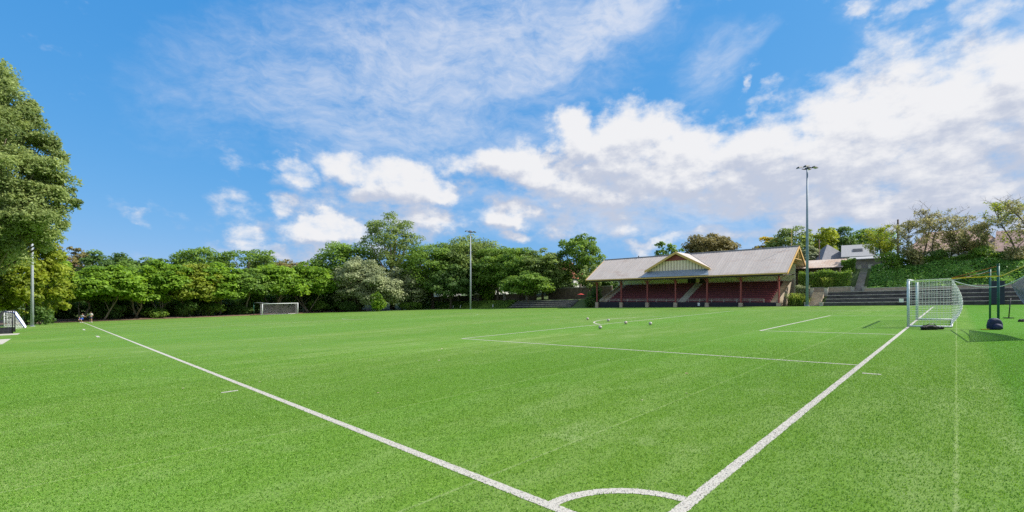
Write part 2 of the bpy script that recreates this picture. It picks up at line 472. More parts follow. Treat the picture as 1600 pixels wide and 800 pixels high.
def sparse_tree(label, base, top_z, spread, seed, leafm='sparse', dens=1.0, group=None):
    """thin wind-combed tree: real branches with sprays of small leaves, sky between"""
    rnd = random.Random(seed); rng = np.random.default_rng(seed)
    h = top_z - base.z
    root = empty('wispy_tree', base, 0, label, 'tree', group)
    mb = MB(); tips = []
    def branch(p, d, length, r, depth):
        n = 4; pts = [p.copy()]; q = p.copy(); dd = d.copy()
        for i in range(n):
            dd = (dd + Vector((rnd.uniform(-.22, .26), rnd.uniform(-.2, .2), rnd.uniform(-.1, .16)))).normalized()
            q = q + dd * length / n; pts.append(q.copy())
        mb.tube(pts, [r * (1 - .7 * i / n) for i in range(n + 1)], 6 if depth == 0 else 4, cap=depth == 0)
        if depth >= 2:
            tips.extend(pts[1:])
        if depth < 3:
            for j in range((9, 5, 4)[depth]):
                i = rnd.randint(1, n) if depth else rnd.randint(1, n)
                a = rnd.uniform(0, 2 * PI)
                el = rnd.uniform(.15, .9)
                nd = Vector((math.cos(a) * math.cos(el), math.sin(a) * math.cos(el), math.sin(el) * .8))
                nd = (nd + dd * .35).normalized()
                branch(pts[i], nd, (spread * .62, spread * .38, spread * .22)[depth] * rnd.uniform(.6, 1.2), r * (.42, .45, .5)[depth], depth + 1)
    branch(Vector((0, 0, -.2)), Vector((rnd.uniform(-.08, .08), 0, 1)), h * .82, max(.09, h * .018), 0)
    mb.build('trunk', M['bark'], root, True)
    P = np.array([tuple(t) for t in tips]); P = P[rng.random(len(P)) < .8 * dens]
    P = np.repeat(P, 4, 0) + rng.normal(0, spread * .035, (len(P) * 4, 3))
    P = P[P[:, 2] < h * 1.02]
    V = leaf_quads(rng, P, np.tile([0., 0, .6], (len(P), 1)), .17, 2.2)
    np_quads('crown', V, L_[leafm], root, np.clip(rng.normal(.55, .2, len(P)), 0, 1))
    return root

def shrub(label, leafm, base, rx, ry, h, leaf=.22, n=1400, group=None, name='shrub', cat='shrub', seed=None):
    tree_no[0] += 1
    rng = np.random.default_rng(900 + tree_no[0])
    root = empty(name, base, 0, label, cat, group)
    P, Nn, T = [], [], []
    for i in range(14):
        a = rng.uniform(0, 2 * PI); r = rng.uniform(0, .75)
        c = np.array([math.cos(a) * r * rx, math.sin(a) * r * ry, h * rng.uniform(.2, .78)])
        k = n // 14; q = rng.normal(0, 1, (k, 3)); q /= np.linalg.norm(q, axis=1)[:, None]
        cr = np.array([rx * .42, ry * .42, h * .30])
        P.append(c + q * cr * rng.uniform(.5, 1.05, (k, 1))); Nn.append(q + np.array([0, 0, .4])); T.append(np.clip(rng.normal(.45, .15) + rng.normal(0, .17, k), 0, 1))
    P = np.concatenate(P); P[:, 2] = np.abs(P[:, 2])
    np_quads('foliage', leaf_quads(rng, P, np.concatenate(Nn), leaf), L_[leafm], root, np.concatenate(T))
    mb = MB()
    for i in range(4):
        a = rng.uniform(0, 2 * PI)
        mb.tube([(0, 0, -.1), (math.cos(a) * rx * .2, math.sin(a) * ry * .2, h * .3), (math.cos(a) * rx * .5, math.sin(a) * ry * .5, h * .65)], [.05, .04, .015], 5)
    mb.build('stem', M['bark'], root, True)
    return root

def strap_plant(label, base, r, h, n, seed, group=None):
    rng = np.random.default_rng(seed)
    root = empty('strap_leaf_plant', base, 0, label, 'plant', group)
    Q, T = [], []
    for i in range(n):
        a = rng.uniform(0, 2 * PI); reach = r * rng.uniform(.35, 1.0); hh = h * rng.uniform(.55, 1.0)
        o = np.array([rng.uniform(-.5, .5) * r, rng.uniform(-.5, .5) * r, 0]); d = np.array([math.cos(a), math.sin(a), 0]); s = np.array([-d[1], d[0], 0])
        t = np.clip(rng.normal(.5, .25), 0, 1)
        prev = None; K = 5
        for j in range(K + 1):
            f = j / K
            p = o + d * reach * f ** 1.3 + np.array([0, 0, hh * (1.9 * f - 1.05 * f * f)])
            w = .055 * (1 - f * .8)
            if prev is not None:
                Q.append([prev[0] - s * prev[1], prev[0] + s * prev[1], p + s * w, p - s * w]); T.append(t)
            prev = (p, w)
    np_quads('foliage', np.array(Q), L_['strap'], root, T)
    return root

# ------------------------------------------------------------------ the ground
def uv_sheet(us, vs, dz, name, m, flat=False):
    verts, faces = [], []
    for u in us:
        for v in vs:
            if flat:
                x = CX + TV[0] * u + GV[0] * v; y = CY + TV[1] * u + GV[1] * v
                verts.append((x, y, A_TILT * x + dz))
            else: verts.append(tuple(F(u, v, dz)))
    n = len(vs)
    for i in range(len(us) - 1):
        for j in range(n - 1):
            faces.append((i * n + j, i * n + j + 1, (i + 1) * n + j + 1, (i + 1) * n + j))
    me = bpy.data.meshes.new(name); me.from_pydata(verts, [], faces); me.update()
    o = link(name, me, m); tag(o, kind='structure')
    return o

us = list(np.arange(-900, -60, 60)) + list(np.arange(-60, 140, 2.0)) + list(np.arange(140, 300, 10)) + list(np.arange(300, 1500, 100))
vs = list(np.arange(-900, -60, 60)) + list(np.arange(-60, -14, 4)) + list(np.arange(-14, 100, 1.0)) + list(np.arange(100, 300, 10)) + list(np.arange(300, 1500, 100))
uv_sheet(us, vs, -.03, 'ground', M['earth'])
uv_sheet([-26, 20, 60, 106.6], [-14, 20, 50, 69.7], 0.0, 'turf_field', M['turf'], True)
uv_sheet([72.5, 80, 90, 100, 106], [69.95, 70.4, 71, 72, 73, 73.8, 74.6], .02, 'grass_bank', M['lawn'])
uv_sheet([106.6, 107.4], [-14, 20, 62], .02, 'sand_strip', M['sand_edge'])
uv_sheet([107.4, 108.5, 110, 113, 118], list(np.arange(-14, 64, 3)), .015, 'leaf_litter', M['soil'])

def ribbon(mb, pts, w, z, seed=0):
    """flat painted stripe through (u,v) points; the fibres leave its edge slightly ragged where that can be seen"""
    rnd = random.Random(seed + int(w * 1e4)); Q = [np.array(pts[0], float)]
    for a, b in zip(pts[:-1], pts[1:]):
        a, b = np.array(a, float), np.array(b, float); ln = np.linalg.norm(b - a); m_ = (a + b) / 2
        near = math.hypot(CX + TV[0] * m_[0] + GV[0] * m_[1], CY + TV[1] * m_[0] + GV[1] * m_[1])
        k = max(1, int(ln / .018)) if near < 22 else 1
        for i in range(1, k + 1): Q.append(a + (b - a) * i / k)
    jit = len(Q) > len(pts); L, Rr = [], []
    for i, p in enumerate(Q):
        a, b = Q[max(i - 1, 0)], Q[min(i + 1, len(Q) - 1)]
        d = (b - a) / np.linalg.norm(b - a); n = np.array([-d[1], d[0]])
        for s, lst in ((1, L), (-1, Rr)):
            q = p + n * s * (w / 2 + (rnd.gauss(0, .003) if jit else 0))
            x = CX + TV[0] * q[0] + GV[0] * q[1]; y = CY + TV[1] * q[0] + GV[1] * q[1]
            lst.append((x, y, A_TILT * x + z))
    n = len(Q)
    mb.add(L + Rr, [(i, i + 1, n + i + 1, n + i) for i in range(n - 1)])

def marking(name, pts, w=.12, z=.004, m='line'):
    mb = MB(); ribbon(mb, pts, w, z)
    return tag(mb.build(name, M[m]), kind='structure')

def seg(a, b, n=8): return [(a[0] + (b[0] - a[0]) * i / n, a[1] + (b[1] - a[1]) * i / n) for i in range(n + 1)]
W, Lp = PITCH_W, PITCH_L
marking('touchline', seg((-.06, 0), (Lp, 0), 40))
marking('goal_line', seg((0, .06), (0, W), 30), z=.0041)
marking('corner_arc', [(.95 * math.cos(t), .95 * math.sin(t)) for t in np.linspace(0.06, PI / 2 - .06, 24)])
marking('penalty_area_line', seg((0, PEN_V), (16.5, PEN_V)), w=.10)
marking('penalty_area_line', seg((16.5, PEN_V), (16.5, PEN_V + 40.32), 20), z=.0045)
marking('penalty_area_line', seg((0, PEN_V + 40.32), (16.5, PEN_V + 40.32)))
ga = PEN_V + 11
marking('goal_area_line', seg((0, ga), (5.5, ga)))
marking('goal_area_line', seg((5.5, ga), (5.5, ga + 18.32)), z=.0045)
marking('goal_area_line', seg((0, ga + 18.32), (5.5, ga + 18.32)))
a0 = math.acos(5.5 / 9.15)
marking('penalty_arc', [(11 + 9.15 * math.cos(t), W / 2 + 9.15 * math.sin(t)) for t in np.linspace(-a0, a0, 30)])
marking('centre_circle', [(Lp / 2 + 9.15 * math.cos(t), W / 2 + 9.15 * math.sin(t)) for t in np.linspace(0, 2 * PI, 72)], m='worn', z=.005)
for t0 in (-.5 * PI, .5 * PI):
    marking('centre_circle', [(Lp / 2 + 9.15 * math.cos(t), W / 2 + 9.15 * math.sin(t)) for t in np.linspace(t0 - .28, t0 + .28, 16)], z=.009)
marking('halfway_line', seg((Lp / 2, 0), (Lp / 2, W), 10), m='worn')
marking('corner_mark', seg((10.15, -.28), (10.15, -.62)), w=.10)
marking('corner_mark', seg((-.20, 10.15), (-.55, 10.15)), w=.10)
marking('bench_mark', seg((42.6, -1.05), (45.1, -1.05)), w=.16)
marking('bench_mark', seg((60.6, -1.2), (64.2, -1.2)), w=.16)
for u_, v0, v1 in ((40.8, -9, 0), (48.5, -9, 0), (63.0, -9, 0)):
    marking('faint_line', seg((u_, v0), (u_, v1), 10), w=.09, m='worn', z=.0033)
for q in (((57.0, -7.6), (60.6, -5.6)), ((40.5, -8.5), (48.2, -5.6))):
    (u0, v0), (u1, v1) = q
    mb = MB()
    a = [F(u0, v0, .012), F(u1, v0, .012), F(u1, v1, .012), F(u0, v1, .012)]
    mb.prism([p - Vector((0, 0, .05)) for p in a], a)
    tag(mb.build('concrete_pad', M['paleconc']), kind='structure')

# standing fibres of the nearest turf: real blades, white where the paint is
def turf_fibres(name, n, ymax, hb, wb, seed):
    rng = np.random.default_rng(seed)
    d = np.sqrt(rng.uniform(3.6 ** 2, ymax ** 2, n)); keep = rng.random(n) < np.clip((ymax - d) / (ymax * .55), 0, 1)
    d = d[keep]; x = rng.uniform(-1.22, 1.22, len(d)) * d; y = d
    u = (x - CX) * TV[0] + (y - CY) * TV[1]; v = (x - CX) * GV[0] + (y - CY) * GV[1]
    r = np.hypot(u, v)
    on = ((np.abs(v) < .057) & (u > -.06)) | ((np.abs(u) < .057) & (v > -.06)) | ((np.abs(r - .95) < .057) & (u > 0) & (v > 0)) | ((np.abs(v - PEN_V) < .047) & (u > 0) & (u < 16.5)) | ((np.abs(v - 10.15) < .06) & (u < -.2) & (u > -.53)) | ((np.abs(u - 10.15) < .06) & (v < -.28) & (v > -.60))
    k = len(d); a = rng.uniform(0, 2 * PI, k); ln = rng.uniform(.25, 1.0, k)[:, None]; h = hb * rng.uniform(.55, 1.15, k)
    dirn = np.stack([np.cos(a), np.sin(a), np.zeros(k)], 1); side = np.stack([-np.sin(a), np.cos(a), np.zeros(k)], 1) * wb * .5 * rng.uniform(.7, 1.3, (k, 1))
    base = np.stack([x, y, A_TILT * x + .002], 1); tip = base + dirn * ln * hb * .9 + np.stack([np.zeros(k), np.zeros(k), h], 1)
    V = np.stack([base - side, base + side, tip], 1)
    pat = .5 + .28 * np.sin(u * 1.1 + .8 * np.sin(v * .9)) * np.sin(v * .37 + 1.3 * np.sin(u * .45))
    t = np.clip(rng.normal(.34, .20, k) + (pat - .5) * .35, 0, 1)
    t[rng.random(k) < .02] = 1.0
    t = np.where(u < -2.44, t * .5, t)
    f = ((u - SEAM) / ROLL) % 1.0; t[(np.minimum(f, 1 - f) * ROLL < .012)] = .93
    for sel, nm, mm in ((~on, name, L_['blade']), (on, 'painted_' + name, L_['blade_white'])):
        o = np_quads(nm, V[sel] if mm is L_['blade'] else V[sel] * np.array([1, 1, 1]) - (V[sel] - V[sel].mean(1, keepdims=True)) * np.array([0, 0, .45]), mm, None, t[sel], 3); tag(o, kind='stuff')
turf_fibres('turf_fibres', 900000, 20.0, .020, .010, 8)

# fallen leaves scattered over the turf
rng = np.random.default_rng(5)
lp = [F(u, v, .012) for u, v in zip(rng.uniform(2, 24, 34), rng.uniform(-9, 12, 34))]
V = leaf_quads(rng, np.array([tuple(p) for p in lp]), np.tile([0, 0, 4.], (len(lp), 1)), .07, 1.6, .4)
o = np_quads('fallen_leaves', V, mat('dry_leaf', (.42, .24, .10), .7, var=.4, scale=1.2, col2=(.66, .60, .48)))
tag(o, kind='stuff')

# ------------------------------------------------------------------ goals
def net_quad(mb, a, b, c, d, step, r, sag=0.0):
    """cord grid on the bilinear patch a-b-c-d"""
    a, b, c, d = map(Vector, (a, b, c, d))
    nrm = (b - a).cross(d - a).normalized()
    nu = max(2, round((b - a).length / step)); nv = max(2, round(max((d - a).length, (c - b).length) / step))
    def P(s, t):
        p = a.lerp(b, s).lerp(d.lerp(c, s), t)
        return p + nrm * sag * 4 * t * (1 - t) * (1 - (2 * s - 1) ** 4) - Vector((0, 0, abs(sag) * .3 * 4 * t * (1 - t)))
    for i in range(nu + 1): mb.tube([P(i / nu, t / 6) for t in range(7)], r, 3, False)
    for j in range(nv + 1): mb.tube([P(s / 8, j / nv) for s in range(9)], r, 3, False)

def goal(label, u, vc, out, net, cord, depth=1.62, netd_top=1.62, postm='goal_post', step=.2, sag=.12, rz=None):
    """full-size goal: mouth on the line u, net to the 'out' side (-1 / +1 along the touchline)"""
    base = F(u, vc); root = empty('football_goal', base, YAW_U, label, 'goal')
    sl = A_TILT * GV[0]; su = A_TILT * TV[0] * out
    hw = 3.66
    # local frame: x along touchline (out side positive after *out), y: local +y is -GV
    def Lc(du, dv, z): return Vector((du * out, -dv, z + sl * dv + su * du))
    for s in (-1, 1):
        mb = MB(); mb.tube([Lc(0, s * hw, -.05), Lc(0, s * hw, 2.44)], .06, 12); mb.build('post', M[postm], root, True)
    mb = MB(); mb.tube([Lc(0, -hw - .055, 2.44), Lc(0, hw + .055, 2.44)], .06, 12); mb.build('crossbar', M['white'], root, True)
    for s in (-1, 1):
        mb = MB(); mb.tube([Lc(0, s * hw, .05), Lc(depth, s * hw, .05)], .04, 8); mb.build('ground_bar', M['white'], root, True)
    mb = MB(); mb.tube([Lc(depth, -hw, .05), Lc(depth, hw, .05)], .045, 8); mb.build('rear_bar', M['white'], root, True)
    mb = MB()
    t = netd_top
    net_quad(mb, Lc(0, -hw, 2.42), Lc(0, hw, 2.42), Lc(t, hw, 2.46), Lc(t, -hw, 2.46), step, cord, .02)
    net_quad(mb, Lc(t, -hw, 2.46), Lc(t, hw, 2.46), Lc(depth, hw, .08), Lc(depth, -hw, .08), step, cord, sag * 3 * out)
    for s in (-1, 1):
        net_quad(mb, Lc(0, s * hw, 2.42), Lc(t, s * hw, 2.46), Lc(depth, s * hw, .08), Lc(0, s * hw, .08), step, cord, sag * .3 * s)
    mb.build('net', M[net], root)
    return root, Lc, base

g1, Lc, gb = goal('white framed goal with white net on the near goal line', 0, W / 2, -1, 'net_w', .0055, sag=.14, step=.13)
g2, _, _ = goal('distant white framed goal with dense grey net in front of the far trees', Lp, W / 2, 1, 'net_g', .011, postm='white', step=.13)

# green net posts behind the near goal
def world_top(u, v, h): return F(u, v, h)
posts = {}
for key, (u, v, h, lab) in {'near': (-3.2, 28.0, 3.0, 'dark green net post standing behind the navy backpack'),
                            'far': (-3.2, 35.4, 3.05, 'dark green net post farther back, beside the dark navy panel'),
                            'out': (-4.2, 22.15, 3.1, 'dark green net post at the right edge holding the grey net')}.items():
    b = F(u, v); r = empty('net_post', b, 0, lab, 'post', 'green net posts')
    mb = MB(); mb.tube([(0, 0, -.1), (0, 0, h)], .048, 12); mb.build('shaft', M['green_post'], r, True)
    mb = MB(); mb.tube([(0, 0, h + .002), (0, 0, h + .05)], [.066, .05], 12); mb.build('cap', M['green_post'], r, True)
    posts[key] = b + Vector((0, 0, h))
def cable(name, label, cat, pts, r, m, sag=0.0):
    P = []
    for i in range(len(pts) - 1):
        a, b = Vector(pts[i]), Vector(pts[i + 1])
        for k in range(12):
            t = k / 12; P.append(a.lerp(b, t) - Vector((0, 0, sag * 4 * t * (1 - t))))
    P.append(Vector(pts[-1]))
    mb = MB(); mb.tube(P, r, 5); o = mb.build(name, M[m], loc=tuple(P[0])); return tag(o, label, cat)
Mg = Matrix.Translation(gb) @ Matrix.Rotation(YAW_U, 4, 'Z')
cn = Mg @ Lc(1.62, -3.66, 2.47); cf = Mg @ Lc(1.62, 3.66, 2.47)
cable('strap', 'orange tie strap from the goal net up to the near green post', 'strap', [cn, posts['near'] - Vector((0, 0, .04))], .011, 'orange')
cable('strap', 'lower orange tie strap slanting from the net to the near green post', 'strap', [cn - Vector((0, 0, .06)), posts['near'] - Vector((0, 0, .28))], .009, 'orange')
cable('strap', 'wide yellow strap running from the net corner to the right edge', 'strap', [cn - Vector((0, 0, .02)), posts['near'] + Vector((.05, -.1, -.52)), posts['out'] - Vector((0, 0, .02))], .026, 'yellow')
cable('rope', 'white rope sagging from the goal net past the green post', 'rope', [cn - Vector((0, 0, .1)), posts['near'] - Vector((-.06, .08, 1.0)), posts['out'] - Vector((0, 0, .1))], .02, 'net_w', .16)
cable('rope', 'thin white line from the far net corner to the far green post', 'rope', [cf, posts['far'] - Vector((0, 0, .1))], .01, 'net_w', .05)
# grey ball-stop net hung between the near and outer posts
mb = MB()
top_a = posts['near'] - Vector((-.3, .3, .95)); top_b = posts['out'] - Vector((0, 0, .12)); bot_b = F(-4.2, 22.15, .9); bot_a = F(-3.9, 24.4, 1.0)
net_quad(mb, top_a, top_b, bot_b, bot_a, .085, .014, .25)
tag(mb.build('ball_stop_net', M['net_g'], loc=tuple(top_b)), 'grey ball stop net draped from the white rope at the right edge', 'net')
b = spot(1576, 28.0); r = empty('leaning_pole', b, 0, 'thin dark pole leaning on the turf beyond the grey net', 'pole')
mb = MB(); mb.tube([(0, 0, -.05), (.12, 0, 1.25)], .028, 8); mb.build('shaft', M['black'], r, True)
mb = MB(); mb.box((0, 0, .03), (.34, .34, .05)); mb.build('foot_plate', M['black'], r)
b = spot(1597, 25.0); r = empty('kit_bag', b, .2, 'small dark kit bag lying at the right edge under the grey net', 'bag')

def soft_bag(root, size, m, seed, lumps=.18, name='body'):
    import bmesh
    bm = bmesh.new(); bmesh.ops.create_icosphere(bm, subdivisions=4, radius=1)
    rnd = np.random.default_rng(seed); ph = rnd.uniform(0, 6, 6)
    for v in bm.verts:
        p = v.co; k = 1 + lumps * (.5 * math.sin(3 * p.x + ph[0]) + .5 * math.sin(4 * p.y + 3 * p.z + ph[1]) + .3 * math.sin(7 * p.x + 5 * p.z + ph[2]))
        sx, sy = math.copysign(abs(p.x) ** .75, p.x), math.copysign(abs(p.y) ** .75, p.y)
        z = p.z * k
        v.co = (sx * k * size[0] / 2, sy * k * size[1] / 2, max(z, -.55) * size[2] / 1.55 + size[2] * .355)
    me = bpy.data.meshes.new(name); bm.to_mesh(me); bm.free()
    return link(name, me, m, root, True)
soft_bag(r, (.5, .25, .16), M['bag_black'], 3)
b = F(-.85, 26.1); r = empty('equipment_bag', b, .05, 'flat black equipment bag lying beside the near goal post', 'bag')
soft_bag(r, (.78, .34, .24), M['bag_black'], 4, .2)
for s in (.46, .62):
    mb = MB(); mb.tube([(s, 0, .04), (s + .06, .02, .12), (s + .12, 0, .05)], [.07, .06, .05], 8); mb.build('glove', M['bag_black'], r, True)
mb = MB(); mb.tube([(-.25, -.1, .22), (-.1, -.16, .30), (.1, -.16, .30), (.25, -.1, .2)], .016, 6); mb.build('handle', M['black'], r, True)
b = F(-3.05, 27.25); r = empty('backpack', b, -.3, 'rounded navy backpack leaning on the base of the green post', 'bag')
soft_bag(r, (.52, .40, .54), M['bag_navy'], 6, .06)
soft_bag(r, (.36, .20, .24), M['bag_navy'], 7, .08, 'front_pocket').location = (0, -.2, .03)
mb = MB(); mb.tube([(-.1, 0, .40), (-.05, 0, .48), (.05, 0, .48), (.1, 0, .40)], .018, 6); mb.build('grab_handle', M['black'], r, True)
mb = MB(); mb.tube([(-.3, -.2, .02), (-.45, -.28, .02), (-.62, -.2, .015)], .018, 6); mb.build('strap', M['yellow'], r, True)

# ------------------------------------------------------------------ balls
import bmesh
def ball(u, v, label, dark, rz):
    b = F(u, v); r = empty('football', b, rz, label, 'ball', 'footballs left on the pitch')
    bm = bmesh.new(); bmesh.ops.create_icosphere(bm, subdivisions=4, radius=.11)
    me = bpy.data.meshes.new('shell'); bm.to_mesh(me); bm.free()
    o = link('shell', me, M['ballwhite'], r, True); o.location = (0, 0, .11)
    # twelve raised panels at icosahedron corners
    bm = bmesh.new(); ico = bmesh.new(); bmesh.ops.create_icosphere(ico, subdivisions=1, radius=1)
    for vv in ico.verts:
        d = vv.co.normalized(); a = d.orthogonal().normalized(); c = d.cross(a)
        ring = [bm.verts.new((d * .935 + (a * math.cos(t) + c * math.sin(t)) * .36).normalized() * .1115) for t in np.linspace(0, 2 * PI, 6)[:-1]]
        top = bm.verts.new(d * .1125)
        for i in range(5): bm.faces.new((ring[i], ring[(i + 1) % 5], top))
    me = bpy.data.meshes.new('panels'); bm.to_mesh(me); bm.free(); ico.free()
    o = link('panels', me, M[dark], r, True); o.location = (0, 0, .11); o.rotation_euler = (rz, .4, 0)
ball(21.3, 29.6, 'football with red panels, farthest one near the tip of the penalty arc', 'ballpink', .3)
ball(13.9, 20.4, 'black and white football nearest the camera in front of the penalty line', 'balldark', 1.3)
ball(18.1, 27.9, 'white and dark football inside the penalty arc', 'balldark', 2.1)
ball(15.0, 25.3, 'reddish football just inside the penalty area line', 'ballpink', .9)
ball(12.9, 24.9, 'black and white football farthest right of the scattered balls', 'balldark', 2.9)

# ------------------------------------------------------------------ floodlight poles
def light_pole(u, v, h, label, m, rz=0.0):
    b = F(u, v); r = empty('floodlight_pole', b, rz, label, 'light pole', 'floodlight poles around the pitch')
    mb = MB(); mb.tube([(0, 0, -.2), (0, 0, h * .5), (0, 0, h)], [.19, .15, .095], 16); mb.build('mast', M[m], r, True)
    mb = MB(); mb.tube([(0, 0, 0), (0, 0, .05)], .32, 16); mb.build('base_plate', M['galv'], r, True)
    mb = MB()
    for y in (-.42, .42): mb.box((0, y, h + .05), (.9, .09, .09))
    mb.box((0, 0, h + .05), (.12, 1.0, .12)); mb.build('cross_arm', M['lampdark'], r)
    for x in (-1, 1):
        for y in (-.42, .42):
            mb = MB(); rot = Matrix.Rotation(x * .18, 3, 'Y')
            c = Vector((x * .78, y * 1.25, h + .14 + (.10 if y > 0 else 0)))
            pr = lambda sx, sy, z: [c + rot @ Vector((a * sx, e * sy, z)) for a, e in ((-1, -1), (1, -1), (1, 1), (-1, 1))]
            mb.prism(pr(.36, .25, -.08), pr(.30, .20, .06)); mb.prism(pr(.30, .2, .062), pr(.14, .12, .15))
            hd = mb.build('lamp_head', M['lampdark'], r)
            mb = MB(); mb.prism(pr(.33, .22, -.098), pr(.33, .22, -.083)); mb.build('lens', M['lens'], hd)
    return r
light_pole(12.9, 69.75, 19.0, 'tall blue grey floodlight pole right of the pavilion', 'paintgrey', .3)
light_pole(77.9, 63.9, 17.7, 'slender grey floodlight pole in front of the dark far trees', 'galv', .9)
light_pole(88.0, -5.5, 17.0, 'grey pole on the left whose head is lost in the big tree', 'galv', .2)

# ------------------------------------------------------------------ goals stored on the left
def stored_goal(label, u, v, rz, w, h, d, frame, net, cord, padm=None, name='portable_goal', kick=None):
    b = F(u, v); r = empty(name, b, rz, label, 'goal', 'goals stored beside the touchline')
    for s in (-1, 1):
        mb = MB(); mb.tube([(s * w / 2, 0, 0), (s * w / 2, 0, h)], .04, 8); mb.build('post', M[frame], r, True)
        mb = MB(); mb.tube([(s * w / 2, 0, h), (s * w / 2, d * .45, h - .05), (s * w / 2, d, .05)], .045 if padm else .035, 8); mb.build('side_stay', M[padm or frame], r, True)
        mb = MB(); mb.tube([(s * w / 2, 0, .05), (s * w / 2, d, .05)], .035, 8); mb.build('ground_bar', M[frame], r, True)
    mb = MB(); mb.tube([(-w / 2 - .05, 0, h), (w / 2 + .05, 0, h)], .05, 8); mb.build('crossbar', M[frame], r, True)
    mb = MB(); mb.tube([(-w / 2, d, .05), (w / 2, d, .05)], .04, 8); mb.build('rear_bar', M[frame], r, True)
    mb = MB()
    net_quad(mb, (-w / 2, 0, h), (w / 2, 0, h), (w / 2, d * .45, h - .05), (-w / 2, d * .45, h - .05), .15, cord)
    net_quad(mb, (-w / 2, d * .45, h - .05), (w / 2, d * .45, h - .05), (w / 2, d, .05), (-w / 2, d, .05), .15, cord, .1)
    for s in (-1, 1): net_quad(mb, (s * w / 2, 0, h), (s * w / 2, d * .45, h - .05), (s * w / 2, d, .05), (s * w / 2, 0, .05), .15, cord)
    mb.build('net', M[net], r)
    if kick:
        for cx, cy, sx, sy in ((0, d, w, .05), (-w / 2 + .03, d / 2, .05, d), (w / 2 - .03, d / 2, .05, d)):
            mb = MB(); mb.box((cx, cy, .24), (sx, sy, .46)); mb.build('kick_board', M[kick], r)
    return r
stored_goal('white netted portable goal with a blue side stay behind the black goal', *uv_of(-63.5, 56.5), R(-44.6), 5.0, 2.1, 1.7, 'white', 'net_w', .020, 'blue')
stored_goal('black hockey goal with low kick boards at the left edge', 63.05, -6.1, R(135.4), 3.66, 2.14, 1.5, 'black', 'net_d', .010, None, 'hockey_goal', 'black')
# green post with arm beside the far goal
b = F(107.6, 27.2); r = empty('net_post', b, 0, 'small green net post left of the far goal', 'post')
mb = MB(); mb.tube([(0, 0, -.1), (0, 0, 2.75)], .06, 10); mb.build('shaft', M['green_post'], r, True)
e = F(107.6, 30.2) - b
mb = MB(); mb.tube([(0, 0, 2.7), (e.x, e.y, e.z + 2.62)], .025, 8); mb.build('arm', M['galv'], r, True)
# ------------------------------------------------------------------ pavilion
PAVB = F(32, 70.5)
pav = empty('pavilion', PAVB, 0, 'old grandstand with maroon seats under a long pale metal roof', 'grandstand')
def pbox(mb, u0, u1, v0, v1, z0, z1):
    mb.prism([FA(u0, v0, z0), FA(u1, v0, z0), FA(u1, v1, z0), FA(u0, v1, z0)], [FA(u0, v0, z1), FA(u1, v0, z1), FA(u1, v1, z1), FA(u0, v1, z1)])
def pbuild(mb, name, m, parent=pav, label=None, smooth=False):
    o = mb.build(name, M[m], parent, smooth)
    off = PAVB if parent is pav else Vector((0, 0, 0))
    if parent is pav: o.location = -PAVB
    if label: o['label'] = label
    return o
UL, UR, VE, VR, VB, ZE, ZR = 49.6, 15.2, 69.3, 76.0, 82.7, 5.72, 10.0
SL = (ZR - ZE) / (VR - VE)
mb = MB()
for v0, v1 in ((VE, VR), (VB, VR)):
    mb.prism([FA(UR, v0, ZE), FA(UL, v0, ZE), FA(UL, v1, ZR), FA(UR, v1, ZR)], [FA(UR, v0, ZE + .09), FA(UL, v0, ZE + .09), FA(UL, v1, ZR + .09), FA(UR, v1, ZR + .09)])
u = UR + .2
while u < UL - .1:                     # rolled seams of the sheets
    mb.prism([FA(u, VE + .02, ZE + .085), FA(u + .07, VE + .02, ZE + .085), FA(u + .07, VR, ZR + .085), FA(u, VR, ZR + .085)],
             [FA(u + .015, VE + .02, ZE + .12), FA(u + .055, VE + .02, ZE + .12), FA(u + .055, VR, ZR + .12), FA(u + .015, VR, ZR + .12)])
    u += .43
roof = pbuild(mb, 'roof', 'roof')
mb = MB()
for v0, v1 in ((VE + .25, VR), (VB - .25, VR)):
    mb.prism([FA(UR + .15, v0, ZE + .08), FA(UL - .15, v0, ZE + .08), FA(UL - .15, v1, ZR - .10), FA(UR + .15, v1, ZR - .10)], [FA(UR + .15, v0, ZE + .12), FA(UL - .15, v0, ZE + .12), FA(UL - .15, v1, ZR - .06), FA(UR + .15, v1, ZR - .06)])
pbuild(mb, 'bounce_ceiling', 'cream')  # unseen pale lining added under the roof to bounce light onto the back wall
mb = MB(); mb.tube([FA(UR - .02, VR, ZR + .1), FA(UL + .02, VR, ZR + .1)], .12, 8); r_ = mb.build('ridge_cap', M['slate'], roof)
mb = MB(); pbox(mb, UR + .1, UL - .1, VE - .14, VE - .005, ZE - .10, ZE + .08); pbuild(mb, 'gutter', 'ochre')
mb = MB(); pbox(mb, UR + .6, UL - .6, VE + .12, VE + .2, ZE - .34, ZE - .02); pbuild(mb, 'fascia', 'dark_wood')
